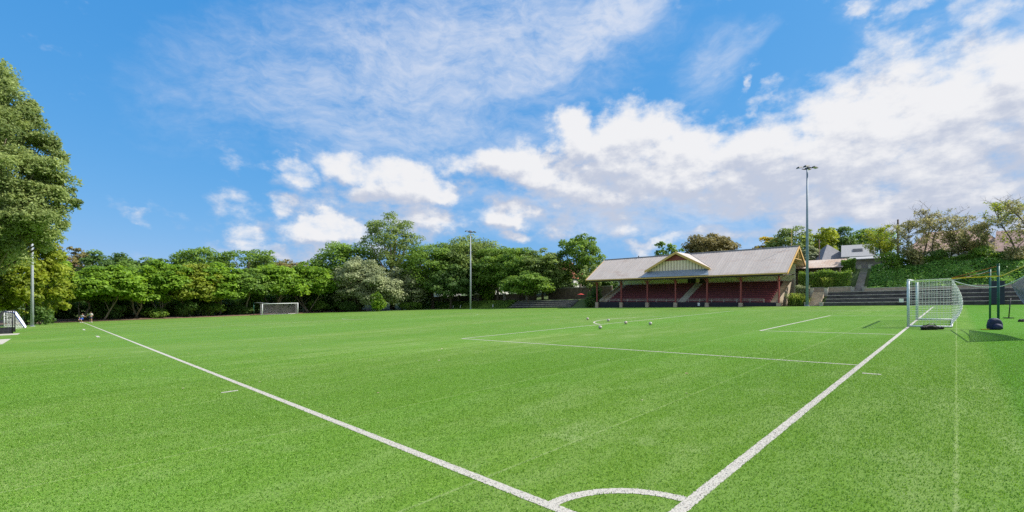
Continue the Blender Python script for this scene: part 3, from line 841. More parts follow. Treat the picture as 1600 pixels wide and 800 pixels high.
for ue in (UR, UL):
    for v0, v1 in ((VE - .02, VR), (VB + .02, VR)):
        mb = MB(); s = -.06 if ue == UR else .06
        mb.prism([FA(ue + s, v0, ZE - .22), FA(ue - s * .2, v0, ZE - .22), FA(ue - s * .2, v0, ZE + .13), FA(ue + s, v0, ZE + .13)],
                 [FA(ue + s, v1, ZR - .22), FA(ue - s * .2, v1, ZR - .22), FA(ue - s * .2, v1, ZR + .15), FA(ue + s, v1, ZR + .15)])
        pbuild(mb, 'bargeboard', 'ochre')
    ui = ue + (1.1 if ue == UR else -1.1)
    mb = MB(); zz = 7.7; vv = VE + (zz - ZE) / SL
    A_ = [FA(ui, vv + .1, zz), FA(ui, 2 * VR - vv - .1, zz), FA(ui, VR, ZR - .08)]
    mb.prism(A_, [p + Vector((TV[0] * .08, TV[1] * .08, 0)) for p in A_])
    pbuild(mb, 'gable_boards', 'ochre')
    mb = MB()
    mb.tube([FA(ue + (.15 if ue == UR else -.15), VR, ZR), FA(ue + (.15 if ue == UR else -.15), VR, ZR - 1.9)], .06, 6)
    mb.tube([FA(ue + (.15 if ue == UR else -.15), VR - 2.6, ZR - 1.9), FA(ue + (.15 if ue == UR else -.15), VR + 2.6, ZR - 1.9)], .07, 6)
    pbuild(mb, 'gable_truss', 'ochre')
# front gable
UG, VG, ZG = 32.0, 70.3, 9.98
HB, ZB = 5.55, 6.98
mb = MB()
for s in (-1, 1):
    a = [FA(UG, VG, ZG), FA(UG + s * HB, VG, ZB), FA(UG + s * HB, VE + (ZB - ZE) / SL + .1, ZB), FA(UG, VR - .05, ZG)]
    mb.prism(a, [p + Vector((0, 0, .09)) for p in a])
gr = pbuild(mb, 'gable_roof', 'roof')
mb = MB()
for s in (-1, 1):
    mb.tube([FA(UG, VR - .05, ZG + .12), FA(UG + s * HB, VE + (ZB - ZE) / SL + .1, ZB + .11)], .055, 6)
mb.build('valley_flashing', M['slate'], gr)
for s in (-1, 1):
    mb = MB()
    for z0, z1, dv, in ((-.30, .11, -.05),):
        mb.prism([FA(UG, VG + dv, ZG + z0), FA(UG, VG + .02, ZG + z0), FA(UG, VG + .02, ZG + z1), FA(UG, VG + dv, ZG + z1)],
                 [FA(UG + s * (HB + .15), VG + dv, ZB + z0), FA(UG + s * (HB + .15), VG + .02, ZB + z0), FA(UG + s * (HB + .15), VG + .02, ZB + z1), FA(UG + s * (HB + .15), VG + dv, ZB + z1)])
    pbuild(mb, 'gable_bargeboard', 'ochre')
gs = (ZG - ZB) / HB
def gz(du): return ZG - abs(du) * gs - .05
mb = MB(); zb = 6.86; zs = 8.62; du_s = (ZG - .05 - zs) / gs; du_b = (ZG - .05 - zb) / gs
a = [FA(UG - du_b, VG + .6, zb), FA(UG + du_b, VG + .6, zb), FA(UG + du_s, VG + .6, zs), FA(UG - du_s, VG + .6, zs)]
mb.prism(a, [p + Vector((GV[0] * .1, GV[1] * .1, 0)) for p in a]); gw = pbuild(mb, 'gable_wall', 'cream')
k = -9
while k <= 9:
    du = k * .52; zt = min(zs, gz(du))
    if zt > zb + .15:
        mb = MB(); pbox(mb, UG + du - .024, UG + du + .024, VG + .56, VG + .598, zb, zt); mb.build('gable_batten', M['dark_wood'], gw)
    k += 1
mb = MB(); a = [FA(UG - du_s, VG + .52, zs), FA(UG + du_s, VG + .52, zs), FA(UG, VG + .52, ZG - .05)]
mb.prism(a, [p + Vector((GV[0] * .2, GV[1] * .2, 0)) for p in a]); lv = pbuild(mb, 'gable_louvre', 'maroon')
mb = MB(); z = zs + .12
while z < ZG - .3:
    w = (ZG - .05 - z) / gs - .1; pbox(mb, UG - w, UG + w, VG + .47, VG + .518, z, z + .05); z += .16
mb.build('louvre_blade', M['maroon'], lv)
mb = MB(); a = [FA(UG - 5.9, VE - .03, ZE + .15), FA(UG + 5.9, VE - .03, ZE + .15), FA(UG + 5.1, VG + .6, ZB - .06), FA(UG - 5.1, VG + .6, ZB - .06)]
mb.prism(a, [p + Vector((0, 0, .05)) for p in a]); pbuild(mb, 'apron_roof', 'apron')
mb = MB(); mb.tube([FA(42, VR, ZR), FA(42, VR, ZR + .45)], .09, 8); pbuild(mb, 'roof_vent', 'black')
mb = MB(); mb.tube([FA(16.2, VR, ZR), FA(16.2, VR, ZR + 2.7)], .035, 6); pbuild(mb, 'mast', 'ochre')
# columns
PZ = 1.55
for uc in (47.84, 42.5, 37.26, 32.08, 26.82, 21.73, 16.57):
    mb = MB(); pbox(mb, uc - .1, uc + .1, 70.42, 70.62, PZ - .05, 5.60)
    for s in (-1, 1):
        mb.tube([FA(uc + s * .08, 70.52, 4.65), FA(uc + s * .35, 70.52, 5.2), FA(uc + s * .95, 70.52, 5.58)], .05, 5)
    mb.tube([FA(uc, 70.44, 4.7), FA(uc, 70.0, 5.3), FA(uc, 69.5, 5.6)], .05, 5)
    cl = pbuild(mb, 'column', 'maroon')
    g0 = A_TILT * FA(uc, 70.5, 0).x
    mb = MB(); pbox(mb, uc - .28, uc + .28, 70.28, 70.66, g0 - .3, PZ - .08); mb.build('plinth', M['sandstone'], cl)
mb = MB(); pbox(mb, 16.9, 47.5, 70.66, 70.86, .1, PZ); pbuild(mb, 'front_wall', 'navy_wall')
mb = MB()
for z in (PZ + .5, PZ + .25): mb.tube([FA(18.6, 70.76, z), FA(47.3, 70.76, z)], .04, 6)
u = 18.6
while u < 47.4:
    mb.tube([FA(u, 70.76, PZ - .02), FA(u, 70.76, PZ + .5)], .045, 6); u += 1.9
pbuild(mb, 'front_railing', 'tier_edge')
mb = MB(); pbox(mb, 16.9, 47.5, 70.87, 71.7, .1, PZ - .04); pbuild(mb, 'walkway', 'paleconc')
NR = 10
for i in range(NR):
    z = PZ + .335 * (i + 1); v = 71.7 + .74 * i
    mb = MB(); pl_ = MB(); pbox(mb, 18.0, 46.2, v, v + .739, 1.2, z)
    for a0_, b0_ in ((18.05, 30.6), (32.2, 46.15)):
        pbox(pl_, a0_, b0_, v - .10, v + .24, z + .004, z + .055)
    sr = pbuild(mb, 'seat_row', 'seat'); pl_.build('plank', M['plank'], sr)
mb = MB()
for i in range(NR):
    z = PZ + .335 * (i + 1); v = 71.7 + .74 * i
    pbox(mb, 30.75, 32.05, v - .37, v - .004, 1.3, z - .165); pbox(mb, 30.75, 32.05, v - .003, v + .366, 1.3, z + .012)
pbuild(mb, 'aisle_stair', 'paleconc')
for u0, u1 in ((16.75, 17.95), (46.25, 47.45)):
    mb = MB()
    for i in range(NR * 2):
        z = PZ + .17 * (i + 1); v = 71.7 + .37 * i
        pbox(mb, u0, u1, v, v + .369, .5, z)
    pbuild(mb, 'end_stair', 'sandstone')
    uo = u0 - .16 if u0 < 30 else u1 + .01
    mb = MB(); a = [FA(uo, 71.0, .4), FA(uo, 79.1, .4), FA(uo, 79.1, 5.3), FA(uo, 71.0, 1.9)]
    mb.prism(a, [p + Vector((TV[0] * .15, TV[1] * .15, 0)) for p in a]); pbuild(mb, 'side_wall', 'sandstone')
mb = MB(); pbox(mb, 16.4, 48.4, 79.16, 79.4, .3, 7.7); bw = pbuild(mb, 'back_wall', 'palegreen')
mb = MB(); pbox(mb, 32.2, 33.7, 79.10, 79.15, 4.9, 7.2); dr = mb.build('doorway', M['black'], bw)
mb = MB(); pbox(mb, 31.5, 32.18, 79.08, 79.15, 4.9, 7.3); mb.build('door_jamb', M['cream'], bw)
mb = MB(); pbox(mb, 30.2, 31.48, 79.09, 79.15, 4.9, 7.3); mb.build('door_leaf', M['dark_wood'], bw)
for u in np.arange(18.5, 48, 2.45):
    mb = MB(); pbox(mb, u, u + .05, 79.10, 79.158, 4.9, 7.6); mb.build('wall_batten', M['palegreen'], bw)
for uc in (47.84, 42.5, 37.26, 32.08, 26.82, 21.73, 16.57):
    mb = MB(); mb.tube([FA(uc, 70.5, 5.55), FA(uc, 79.2, 5.95)], .07, 6); mb.tube([FA(uc, 75.9, 5.8), FA(uc, 75.9, ZR - .1)], .06, 6); pbuild(mb, 'roof_truss', 'dark_wood')
# little white number boards on the low walls
for uu, vv, lab in ((28.2, 70.63, 'small white notice on the pavilion front wall'), ):
    g0 = PZ - .35; r = empty('notice_board', FA(uu, vv, g0), YAW_U, lab, 'sign')
    mb = MB(); mb.box((0, .03, 0), (.36, .02, .46)); mb.build('board', M['white'], r)
    for x in (-.06, .07):
        mb = MB(); mb.box((x, .045, .02), (.05, .006, .22)); mb.build('lettering', M['palegreen'], r)

# ------------------------------------------------------------------ terraces, steps and walls
def tpoint(u, v, dz): 
    p = FA(u, v, 0); p.z = A_TILT * p.x + dz; return p
def tbox(mb, u0, u1, v0, v1, z0, z1):
    mb.prism([tpoint(u0, v0, z0), tpoint(u1, v0, z0), tpoint(u1, v1, z0), tpoint(u0, v1, z0)], [tpoint(u0, v0, z1), tpoint(u1, v0, z1), tpoint(u1, v1, z1), tpoint(u0, v1, z1)])
def terrace(label, u0, u1, n, v0, dv, dh):
    b = F(u0, v0); r = empty('terrace', b, 0, label, 'terrace', 'spectator terraces beside the pavilion')
    for i in range(n):
        mb = MB(); tbox(mb, u0, u1, v0 + dv * i, v0 + dv * (i + 1) - .003, -.2, dh * (i + 1) - .07)
        o = mb.build('tier', M['tier_dark'], r, loc=tuple(b)); o.location = (0, 0, 0)
        mb = MB(); tbox(mb, u0 - .02, u1 + .02, v0 + dv * i - .05, v0 + dv * i + .22, dh * (i + 1) - .066, dh * (i + 1) + .01)
        e = mb.build('edge_board', M['tier_edge'], o, loc=tuple(b)); e.location = (0, 0, 0)
    return r
terrace('dark stepped terrace with pale edges, right of the pavilion', -26, 11.0, 4, 70.25, .86, .47)
terrace('low dark stepped terrace left of the pavilion beneath the trees', 54.0, 71.5, 4, 70.3, .78, .40)
def wall_thing(name, label, cat, parts, m, pname='wall'):
    b = parts[0]; root_loc = F(b[0], b[2]); r = empty(name, root_loc, 0, label, cat)
    for (u0, u1, v0, v1, z0, z1, nm, mm) in parts:
        mb = MB(); tbox(mb, u0, u1, v0, v1, z0, z1); o = mb.build(nm, M[mm], r, loc=tuple(root_loc)); o.location = (0, 0, 0)
    return r
wall_thing('retaining_wall', 'low sandstone wall along the top of the right terrace', 'wall', [(-26, 7.1, 73.9, 74.2, .2, 2.22, 'wall', 'sandstone'), (-26, 7.1, 73.86, 74.24, 2.222, 2.31, 'coping', 'paleconc')], 'sandstone')
wall_thing('retaining_wall', 'low stone wall beneath the clipped hedge beside the pavilion', 'wall', [(8.7, 14.9, 75.2, 75.5, .2, 2.5, 'wall', 'sandstone'), (8.7, 14.9, 75.16, 75.54, 2.502, 2.6, 'coping', 'paleconc')], 'sandstone')
def stair(label, u0, u1, v0, v1, z0, z1, n, m):
    b = F((u0 + u1) / 2, v0); r = empty('stairway', b, 0, label, 'stairs')
    for i in range(n):
        mb = MB(); a, c = v0 + (v1 - v0) * i / n, v0 + (v1 - v0) * (i + 1) / n
        tbox(mb, u0, u1, a, c - .002, -.2, z0 + (z1 - z0) * (i + 1) / n); o = mb.build('step', M[m], r, loc=tuple(b)); o.location = (0, 0, 0)
    for uu in (u0 - .18, u1 + .18):
        for vv, zt in ((v0 - .02, z0 + .42), (v1 + .05, z1 + .5)):
            mb = MB(); tbox(mb, uu - .2, uu + .2, vv - .2, vv + .2, -.2, zt); tbox(mb, uu - .24, uu + .24, vv - .24, vv + .24, zt + .002, zt + .09)
            o = mb.build('pillar', M['paleconc'], r, loc=tuple(b)); o.location = (0, 0, 0)
stair('sandstone steps with square pillars between the tall light pole and terrace', 11.55, 12.95, 70.3, 73.6, 0, 1.9, 11, 'sandstone')
stair('grey steps climbing the bank between hedge and ivy', 7.45, 8.35, 75.0, 81.0, 2.0, 5.2, 18, 'weatherboard')
b = F(-5.0, 70.0); r = empty('dark_panel', b, YAW_U, 'tall dark navy panel standing before the right terrace', 'panel')
mb = MB(); mb.box((0, 0, 1.35), (1.15, .08, 2.6)); bevel(mb.build('board', M['navyboard'], r), .02)
for x in (-.45, .45):
    mb = MB(); mb.box((x, -.09, .7), (.08, .08, 1.4)); mb.build('leg', M['black'], r)
b = F(3.05, 70.1); r = empty('notice_board', b, YAW_U, 'small white notice on the right terrace, seen beside the goal post', 'sign')
mb = MB(); mb.box((0, .02, .62), (.42, .02, .46)); mb.build('board', M['white'], r)
for x in (-.08, .06):
    mb = MB(); mb.box((x, .034, .63), (.06, .006, .2)); mb.build('lettering', M['palegreen'], r)
for (uu, vv, lab) in ((92.5, 70.25, 'white marker post on the bank left of the others'), (89.5, 70.3, 'white marker post on the grass bank, thinner one'), (77.3, 70.4, 'white marker post by the left terrace end')):
    b = F(uu, vv); r = empty('marker_post', b, 0, lab, 'marker', 'white markers along the bank')
    mb = MB(); mb.tube([(0, 0, 0), (0, 0, .62)], .12, 8); mb.tube([(0, 0, .621), (0, 0, .68)], [.1, .03], 8); mb.build('post', M['white'], r)
    mb = MB(); mb.tube([(0, 0, -.05), (0, 0, .06)], .16, 8); mb.build('base', M['paleconc'], r)
# brown wall left of the pavilion
wall_thing('boundary_wall', 'brown masonry wall behind the left terrace', 'wall', [(51.5, 69.5, 81.6, 81.9, 1.5, 4.35, 'wall', 'brickwall'), (51.5, 69.5, 81.55, 81.95, 4.352, 4.46, 'coping', 'paleconc')], 'brickwall')
b = F(72, 79); r = empty('timber_fence', b, 0, 'dark timber fence with pale posts under the far trees', 'fence')
mb = MB(); u = 71.0
while u < 116:
    p0, p1 = F(u, 79), F(u + .98, 79); q0, q1 = F(u, 79.05), F(u + .98, 79.05)
    hh = Vector((0, 0, 1.75 + .03 * math.sin(u * 3)))
    mb.prism([p0, p1, q1, q0], [p0 + hh, p1 + hh, q1 + hh, q0 + hh]); u += 1.0
o = mb.build('board_panel', M['brickwall'], r, loc=tuple(b)); o.location = (0, 0, 0)
for u in (74, 82, 92.5, 94, 101, 107.5, 109):
    mb = MB(); p = F(u, 78.9); mb.prism([p + Vector((-.4, -.1, 0)), p + Vector((.4, -.1, 0)), p + Vector((.4, .1, 0)), p + Vector((-.4, .1, 0))], [p + Vector((-.4, -.1, 2)), p + Vector((.4, -.1, 2)), p + Vector((.4, .1, 2)), p + Vector((-.4, .1, 2))])
    o = mb.build('post', M['paleconc'], r, loc=tuple(b)); o.location = (0, 0, 0)
b = F(54.6, 74.6); r = empty('parasol', b, 0, 'small red canopy on a pole behind the left terrace', 'parasol')
mb = MB(); mb.tube([(0, 0, 0), (0, 0, 1.05)], .03, 6); mb.build('pole', M['black'], r)
mb = MB(); mb.tube([(0, 0, .92), (0, 0, 1.1), (0, 0, 1.14)], [.75, .2, .02], 8); mb.build('canopy', M['redcloth'], r)

# shed with rusty roof
b = F(13.4, 80.2); r = empty('shed', b, 0, 'low shed with rusty pale skillion roof beside the pavilion end', 'shed')
def sub(mb, name, m, parent, base, child=False):
    o = mb.build(name, M[m], parent, loc=tuple(base)); o.location = (0, 0, 0); return o
mb = MB(); pbox(mb, 10.9, 16.6, 80.0, 83.0, 2.5, 6.85); w_ = sub(mb, 'wall', 'brickwall', r, b)
mb = MB(); a = [FA(10.3, 79.3, 6.78), FA(17.0, 79.3, 6.78), FA(17.0, 83.2, 8.25), FA(10.3, 83.2, 8.25)]
mb.prism(a, [p + Vector((0, 0, .1)) for p in a])
u = 10.5
while u < 16.9:
    mb.prism([FA(u, 79.32, 6.87), FA(u + .06, 79.32, 6.87), FA(u + .06, 83.2, 8.34), FA(u, 83.2, 8.34)], [FA(u, 79.32, 6.91), FA(u + .06, 79.32, 6.91), FA(u + .06, 83.2, 8.38), FA(u, 83.2, 8.38)]); u += .4
sub(mb, 'roof', 'roof_rust', r, b)
mb = MB(); pbox(mb, 10.4, 16.9, 79.2, 79.29, 6.72, 6.86); sub(mb, 'gutter', 'dark_wood', r, b)
for u in (11.2, 12.9, 14.6):
    mb = MB(); pbox(mb, u, u + .12, 79.4, 79.52, 2.5, 6.75); sub(mb, 'post', 'dark_wood', r, b)
mb = MB(); pbox(mb, 11.6, 12.6, 79.95, 79.99, 5.2, 6.5); f_ = sub(mb, 'window', 'cream', r, b)
mb = MB(); pbox(mb, 11.68, 12.52, 79.93, 79.948, 5.28, 6.42); o = mb.build('pane', M['glass'], f_, loc=tuple(b)); o.location = (0, 0, 0)

# ------------------------------------------------------------------ houses
def house(label, px, d, w, dep, z_eave, z_ridge, wall, roofm, rz=0.0, hip=False, wins=3, chimney=False, skylight=False, group=None, eave=.45, name='house', z_floor=None):
    p = spot(px, d); r = empty(name, p, YAW_U + rz, label, 'house', group)
    ze, zr = z_eave - p.z, z_ridge - p.z
    mb = MB(); mb.box((0, 0, (ze - 1.0) / 2), (w, dep, ze + 1.0))
    if not hip:
        for s in (-1, 1): mb.prism([(s * w / 2, -dep / 2, ze), (s * w / 2, dep / 2, ze), (s * w / 2, 0, zr - .1)], [(s * (w / 2 - .15), -dep / 2, ze), (s * (w / 2 - .15), dep / 2, ze), (s * (w / 2 - .15), 0, zr - .1)])
    mb.build('wall', M[wall], r)
    mb = MB(); hw, hd = w / 2 + eave, dep / 2 + eave; k = (w / 2 - dep * .35) if hip else hw
    k = max(k, .05); E_ = .12
    zl = ze - eave * (zr - ze) / (dep / 2)
    for s in (-1, 1):
        a = [(-hw, s * hd, zl), (hw, s * hd, zl), (k, 0, zr), (-k, 0, zr)]
        mb.prism(a, [(x, y, z + E_) for x, y, z in a])
        if hip:
            a = [(s * hw, -hd, zl), (s * hw, hd, zl), (s * k, 0, zr)]
            mb.prism(a, [(x, y, z + E_) for x, y, z in a])
    rf = mb.build('roof', M[roofm], r)
    if chimney:
        mb = MB(); mb.box((w * .25, 0, zr + .3), (.6, .5, 1.6)); mb.box((w * .25, 0, zr + 1.15), (.7, .6, .1)); mb.build('chimney', M['brickwall'], rf)
    if skylight:
        t = .5; y = hd * t; z = zr + (zl - zr) * t + E_
        rot = Matrix.Rotation(-math.atan2(zr - zl, hd), 3, 'X')
        mb = MB(); mb.box((0, y, z + .05), (1.5, .9, .12), rot); sk = mb.build('skylight', M['slate'], rf)
        mb = MB(); mb.box((0, y + .03, z + .12), (1.3, .7, .03), rot); mb.build('pane', M['glass'], sk)
    for i in range(wins):
        x = -w / 2 + w * (i + .5) / wins
        mb = MB(); mb.box((x, dep / 2 + .03, ze - 1.35), (1.3, .1, 1.5)); f = mb.build('window', M['white'], r)
        mb = MB()
        for s in (-1, 1): mb.box((x + s * .3, dep / 2 + .085, ze - 1.35), (.52, .02, 1.3))
        mb.build('pane', M['glass'], f)
    return r
house('grey slate hip roofed house above the shed', 1293, 88.0, 4.6, 6.5, 9.7, 12.6, 'weatherboard', 'slate', R(35), True, 1)
house('white metal roofed house with a skylight on the slope', 1340, 84.0, 4.0, 6.0, 10.0, 12.1, 'render_white', 'whiteroof', R(8), False, 2, False, True)
house('plain grey brown weatherboard house under the white roof', 1358, 74.5, 4.2, 5.0, 8.55, 9.0, 'weatherboard', 'whiteroof', 0, False, 0)
house('long house with weathered pink tiled roof behind wispy trees', 1488, 82.0, 12.5, 8, 10.9, 14.4, 'render_white', 'tile_pink', R(4), True, 4, False)
house('second pink tiled house at the far right behind trees', 1608, 74.0, 6.5, 7, 10.2, 13.5, 'brickwall', 'tile_pink', R(-6), False, 2)
house('house with bright terracotta roof left of the pavilion', 884, 128, 9, 8, 8.2, 12.6, 'render_white', 'tile_red', R(10), True, 3)
house('white walled house glimpsed under the dark far trees', 690, 152, 12, 8, 8.5, 11.5, 'render_white', 'tile_red', R(-8), True, 4)
house('small pale house with red roof behind the far light pole', 772, 134, 6.5, 6, 5.2, 7.2, 'render_white', 'tile_red', R(5), False, 2)
house('brown roofed house above the far left trees', 100, 150, 9, 8, 11.0, 15.0, 'brickwall', 'brown_roof', R(60), True, 2)
# poles on the hill
p = spot(1403, 76); r = empty('power_pole', p, 0, 'dark timber power pole rising behind the bank trees', 'power pole')
ht = hgt(343, 76) - p.z
mb = MB(); mb.tube([(0, 0, -.2), (0, 0, ht)], [.17, .13], 10); mb.build('shaft', M['timber_pole'], r, True)
mb = MB(); mb.box((0, 0, ht - .7), (1.7, .12, .12), Matrix.Rotation(.9, 3, 'Z')); a_ = mb.build('cross_arm', M['timber_pole'], r)
for s in (-.75, -.4, .4, .75):
    mb = MB(); c = Matrix.Rotation(.9, 3, 'Z') @ Vector((s, 0, 0)); mb.tube([(c.x, c.y, ht - .64), (c.x, c.y, ht - .5)], .06, 6); mb.build('insulator', M['paleconc'], a_)
p = spot(1280, 78); r = empty('antenna_mast', p, 0, 'thin rusty mast standing above the shed roof', 'mast')
mb = MB(); mb.tube([(0, 0, -.2), (0, 0, hgt(374, 78) - p.z)], .06, 8); mb.build('shaft', M['brown_roof'], r, True)
mb = MB(); mb.tube([(-.25, 0, hgt(377, 78) - p.z), (.25, 0, hgt(377, 78) - p.z)], .025, 6); mb.build('cross_bar', M['brown_roof'], r, True)

# ------------------------------------------------------------------ hedge, ivy bank, shrubs
def box_hedge(label, u0, u1, v0, v1, z0, z1, n, leafm, leaf=.16, name='hedge'):
    tree_no[0] += 1; rng = np.random.default_rng(40 + tree_no[0])
    b = F((u0 + u1) / 2, v0); r = empty(name, b, 0, label, 'hedge')
    f = rng.random((n, 3)); face = rng.random(n)
    f[:, 1] = np.where(face < .5, rng.normal(.04, .06, n), f[:, 1]); f[:, 2] = np.where((face > .5) & (face < .8), rng.normal(.97, .06, n), f[:, 2])
    U = u0 + (u1 - u0) * f[:, 0]; Vv = v0 + (v1 - v0) * f[:, 1]; Z = z0 + (z1 - z0) * f[:, 2] + .18 * np.sin(U * 1.7) * f[:, 2]
    P = np.stack([CX + TV[0] * U + GV[0] * Vv - b.x, CY + TV[1] * U + GV[1] * Vv - b.y, Z - b.z], 1)
    Nn = np.tile(np.array([-GV[0] * .6, -GV[1] * .6, .6]), (n, 1))
    np_quads('foliage', leaf_quads(rng, P, Nn, leaf), L_[leafm], r, np.clip(rng.normal(.5, .2, n) + .15 * np.sin(U * 2.3 + Z * 3), 0, 1))
    mb = MB(); 
    for k in range(6):
        uu = u0 + (u1 - u0) * (k + .5) / 6; q = FA(uu, (v0 + v1) / 2, z0 - .4) - b
        mb.tube([q, q + Vector((0, 0, (z1 - z0) * .8))], .06, 5)
    mb.build('stem', M['bark'], r, True)
    return r
box_hedge('clipped green hedge in front of the shed', 8.9, 15.3, 75.8, 77.3, 3.2, 5.95, 9000, 'mid')
box_hedge('square dark hedge block right of the shed roof', 8.9, 10.6, 79.8, 81.2, 5.4, 7.9, 4500, 'mid')
box_hedge('dark hedge along the top of the ivy bank', -14, 4.5, 81.4, 82.6, 6.0, 7.7, 14000, 'mid', .2)
# ivy
rng = np.random.default_rng(77); n = 30000
U = rng.uniform(-26, 7.0, n); Vv = rng.uniform(74.4, 81.6, n)
hump = .22 + .22 * np.sin(U * 1.3 + 1.7 * np.sin(Vv * 1.1)) + .2 * np.sin(U * .7 - Vv * 1.9)
P = np.array([tuple(F(a, c, max(0, h_) * rng.random() ** .5 + .03)) for a, c, h_ in zip(U, Vv, hump)])
Nn = np.tile(np.array([-GV[0] * .5, -GV[1] * .5, .8]), (n, 1))
o = np_quads('ivy_ground_cover', leaf_quads(rng, P, Nn, .24, 1.3), L_['ivy'], None, np.clip(rng.normal(.42, .22, n) + .2 * np.sin(U * .9) * np.sin(Vv * 1.4), 0, 1))
tag(o, kind='stuff')
# grass tufts and weeds on the shaded bank
n = 9000; U = rng.uniform(72.5, 108, n); Vv = rng.uniform(69.95, 74.4, n)
P = np.array([tuple(F(a, c, .06)) for a, c in zip(U, Vv)])
o = np_quads('bank_grass', leaf_quads(rng, P, np.tile(np.array([-GV[0], -GV[1], .3]), (n, 1)), .3, 2.2, .6), L_['mid'], None, np.clip(rng.normal(.5, .2, n) + .2 * np.sin(U * .8), 0, 1))
tag(o, kind='stuff')
strap_plant('large strap leaved clump beside the right pavilion steps', F(14.6, 71.6), 1.5, 2.2, 420, 3, 'strap leaved plants')
strap_plant('second strap leaved clump at the foot of the tall light pole', F(13.7, 71.2), 1.1, 1.5, 260, 4, 'strap leaved plants')
strap_plant('strap leaved plant rising in front of the clipped hedge', FA(11.6, 75.7, 3.6), 1.1, 1.9, 240, 5, 'strap leaved plants')
box_hedge('small pale rounded bush behind the strap leaved clump', 13.4, 15.0, 73.0, 74.2, 1.6, 3.9, 2500, 'grey', .14, 'bush')
shrub('dark green shrub against the left end of the pavilion', 'dark', F(50.2, 71.0), 1.6, 1.6, 2.4, .2, 1600)
shrub('dark glossy shrub behind the pavilion left corner', 'dark', F(51.3, 75.0), 2.2, 1.8, 3.2, .22, 2000)

# ------------------------------------------------------------------ trees: far end row
def G_(px, d): return spot(px, d)
row = [
 (82, 79, 408, 30, 'bright', 'low bright tree at the left of the far row beside the grey pole'),
 (128, 83, 424, 24, 'bright', 'small bright tree above the two people'),
 (166, 82, 416, 36, 'bright', 'domed bright tree with crooked branches right of the people'),
 (214, 87, 419, 30, 'bright', 'bright umbrella tree, second right of the people'),
 (256, 90, 409, 32, 'bright', 'bright umbrella tree below the dark rounded crown'),
 (300, 93, 413, 31, 'yelgreen', 'yellow tinged umbrella tree in the middle of the far row'),
 (345, 97, 412, 30, 'bright', 'bright umbrella tree with a trunk slanting to the right'),
 (386, 100, 420, 28, 'mid', 'mid green umbrella tree just left of the far goal'),
 (428, 105, 414, 32, 'bright', 'bright umbrella tree directly behind the far goal'),
 (482, 110, 413, 36, 'bright', 'bright umbrella tree right of the far goal with a low bare branch'),
]
for px, d, ty, hw, lm, lab in row:
    twisted_tree(lab, lm, G_(px, d), hgt(ty, d), hw / FPX * d * 1.25, .40, 96, 140, (.10, .26, .16, .22, .12)[int(px) % 5], 'umbrella trees along the far end')
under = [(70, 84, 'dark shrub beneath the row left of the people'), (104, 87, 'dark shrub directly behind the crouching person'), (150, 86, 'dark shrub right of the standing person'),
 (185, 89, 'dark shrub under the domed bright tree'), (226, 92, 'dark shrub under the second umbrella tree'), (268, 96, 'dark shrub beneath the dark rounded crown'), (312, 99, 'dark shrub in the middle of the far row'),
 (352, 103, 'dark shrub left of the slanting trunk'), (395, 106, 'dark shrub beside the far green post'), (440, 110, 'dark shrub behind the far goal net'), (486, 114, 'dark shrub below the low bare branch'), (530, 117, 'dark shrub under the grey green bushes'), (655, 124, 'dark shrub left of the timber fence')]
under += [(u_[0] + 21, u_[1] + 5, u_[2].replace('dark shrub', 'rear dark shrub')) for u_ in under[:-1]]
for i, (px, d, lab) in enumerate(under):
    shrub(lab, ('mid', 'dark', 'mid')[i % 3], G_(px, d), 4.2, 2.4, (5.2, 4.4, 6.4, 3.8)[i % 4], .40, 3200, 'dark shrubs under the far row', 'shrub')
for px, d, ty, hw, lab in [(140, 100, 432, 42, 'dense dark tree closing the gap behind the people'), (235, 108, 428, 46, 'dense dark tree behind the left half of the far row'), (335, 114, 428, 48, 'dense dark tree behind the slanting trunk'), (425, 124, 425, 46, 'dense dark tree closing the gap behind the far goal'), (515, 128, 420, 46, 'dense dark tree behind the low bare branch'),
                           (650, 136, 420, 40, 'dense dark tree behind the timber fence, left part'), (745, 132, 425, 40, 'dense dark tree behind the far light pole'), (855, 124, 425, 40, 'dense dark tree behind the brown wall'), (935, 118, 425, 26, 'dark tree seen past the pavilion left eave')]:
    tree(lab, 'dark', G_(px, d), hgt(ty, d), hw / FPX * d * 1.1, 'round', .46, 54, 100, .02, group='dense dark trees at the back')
low = [(180, 84.5, 'low green undergrowth bush at the turf edge by the domed tree'), (238, 88, 'low bush in front of the second and third umbrella trees'), (284, 91, 'low bush at the turf edge below the rounded crown'), (328, 95, 'low bush beside the slanting trunk'), (372, 99, 'low bush left of the far green post'),
       (500, 110.5, 'low bush right of the far goal below the bare branch'), (545, 110.5, 'low bush under the silvery trees'), (640, 114, 'low bush where the soil path meets the grass bank')]
for i, (px, d, lab) in enumerate(low):
    shrub(lab, ('dark', 'mid')[i % 2], G_(px, d), 3.2, 1.3, (2.6, 2.0, 2.9)[i % 3], .30, 1500, 'low bushes along the far turf edge', 'bush')
T_ = tree
T_('brownish tree standing far behind the left row', 'olive', G_(104, 140), hgt(385, 140), 3.6, 'euc', .42, 30, 80)
T_('second brownish tree right of the brown roof', 'olive', G_(126, 142), hgt(388, 142), 3.2, 'euc', .42, 26, 80)
T_('dark tree with ragged top above the domed bright tree', 'dark', G_(165, 118), hgt(393, 118), 6.2, 'round', .42, 50, 90)
T_('dark spreading tree between brown roof and rounded crown', 'mid', G_(212, 120), hgt(401, 120), 6.5, 'round', .42, 50, 90)
T_('rounded dark crown rising above the far row', 'mid', G_(312, 124), hgt(387, 124), 7.2, 'dome', .42, 60, 95)
T_('dark tree filling the gap left of the rounded crown', 'dark', G_(256, 122), hgt(404, 122), 6.0, 'round', .42, 46, 90)
T_('flat topped tree with sky gaps above the far goal', 'mid', G_(386, 128), hgt(390, 128), 7.6, 'euc', .42, 40, 80, .5)
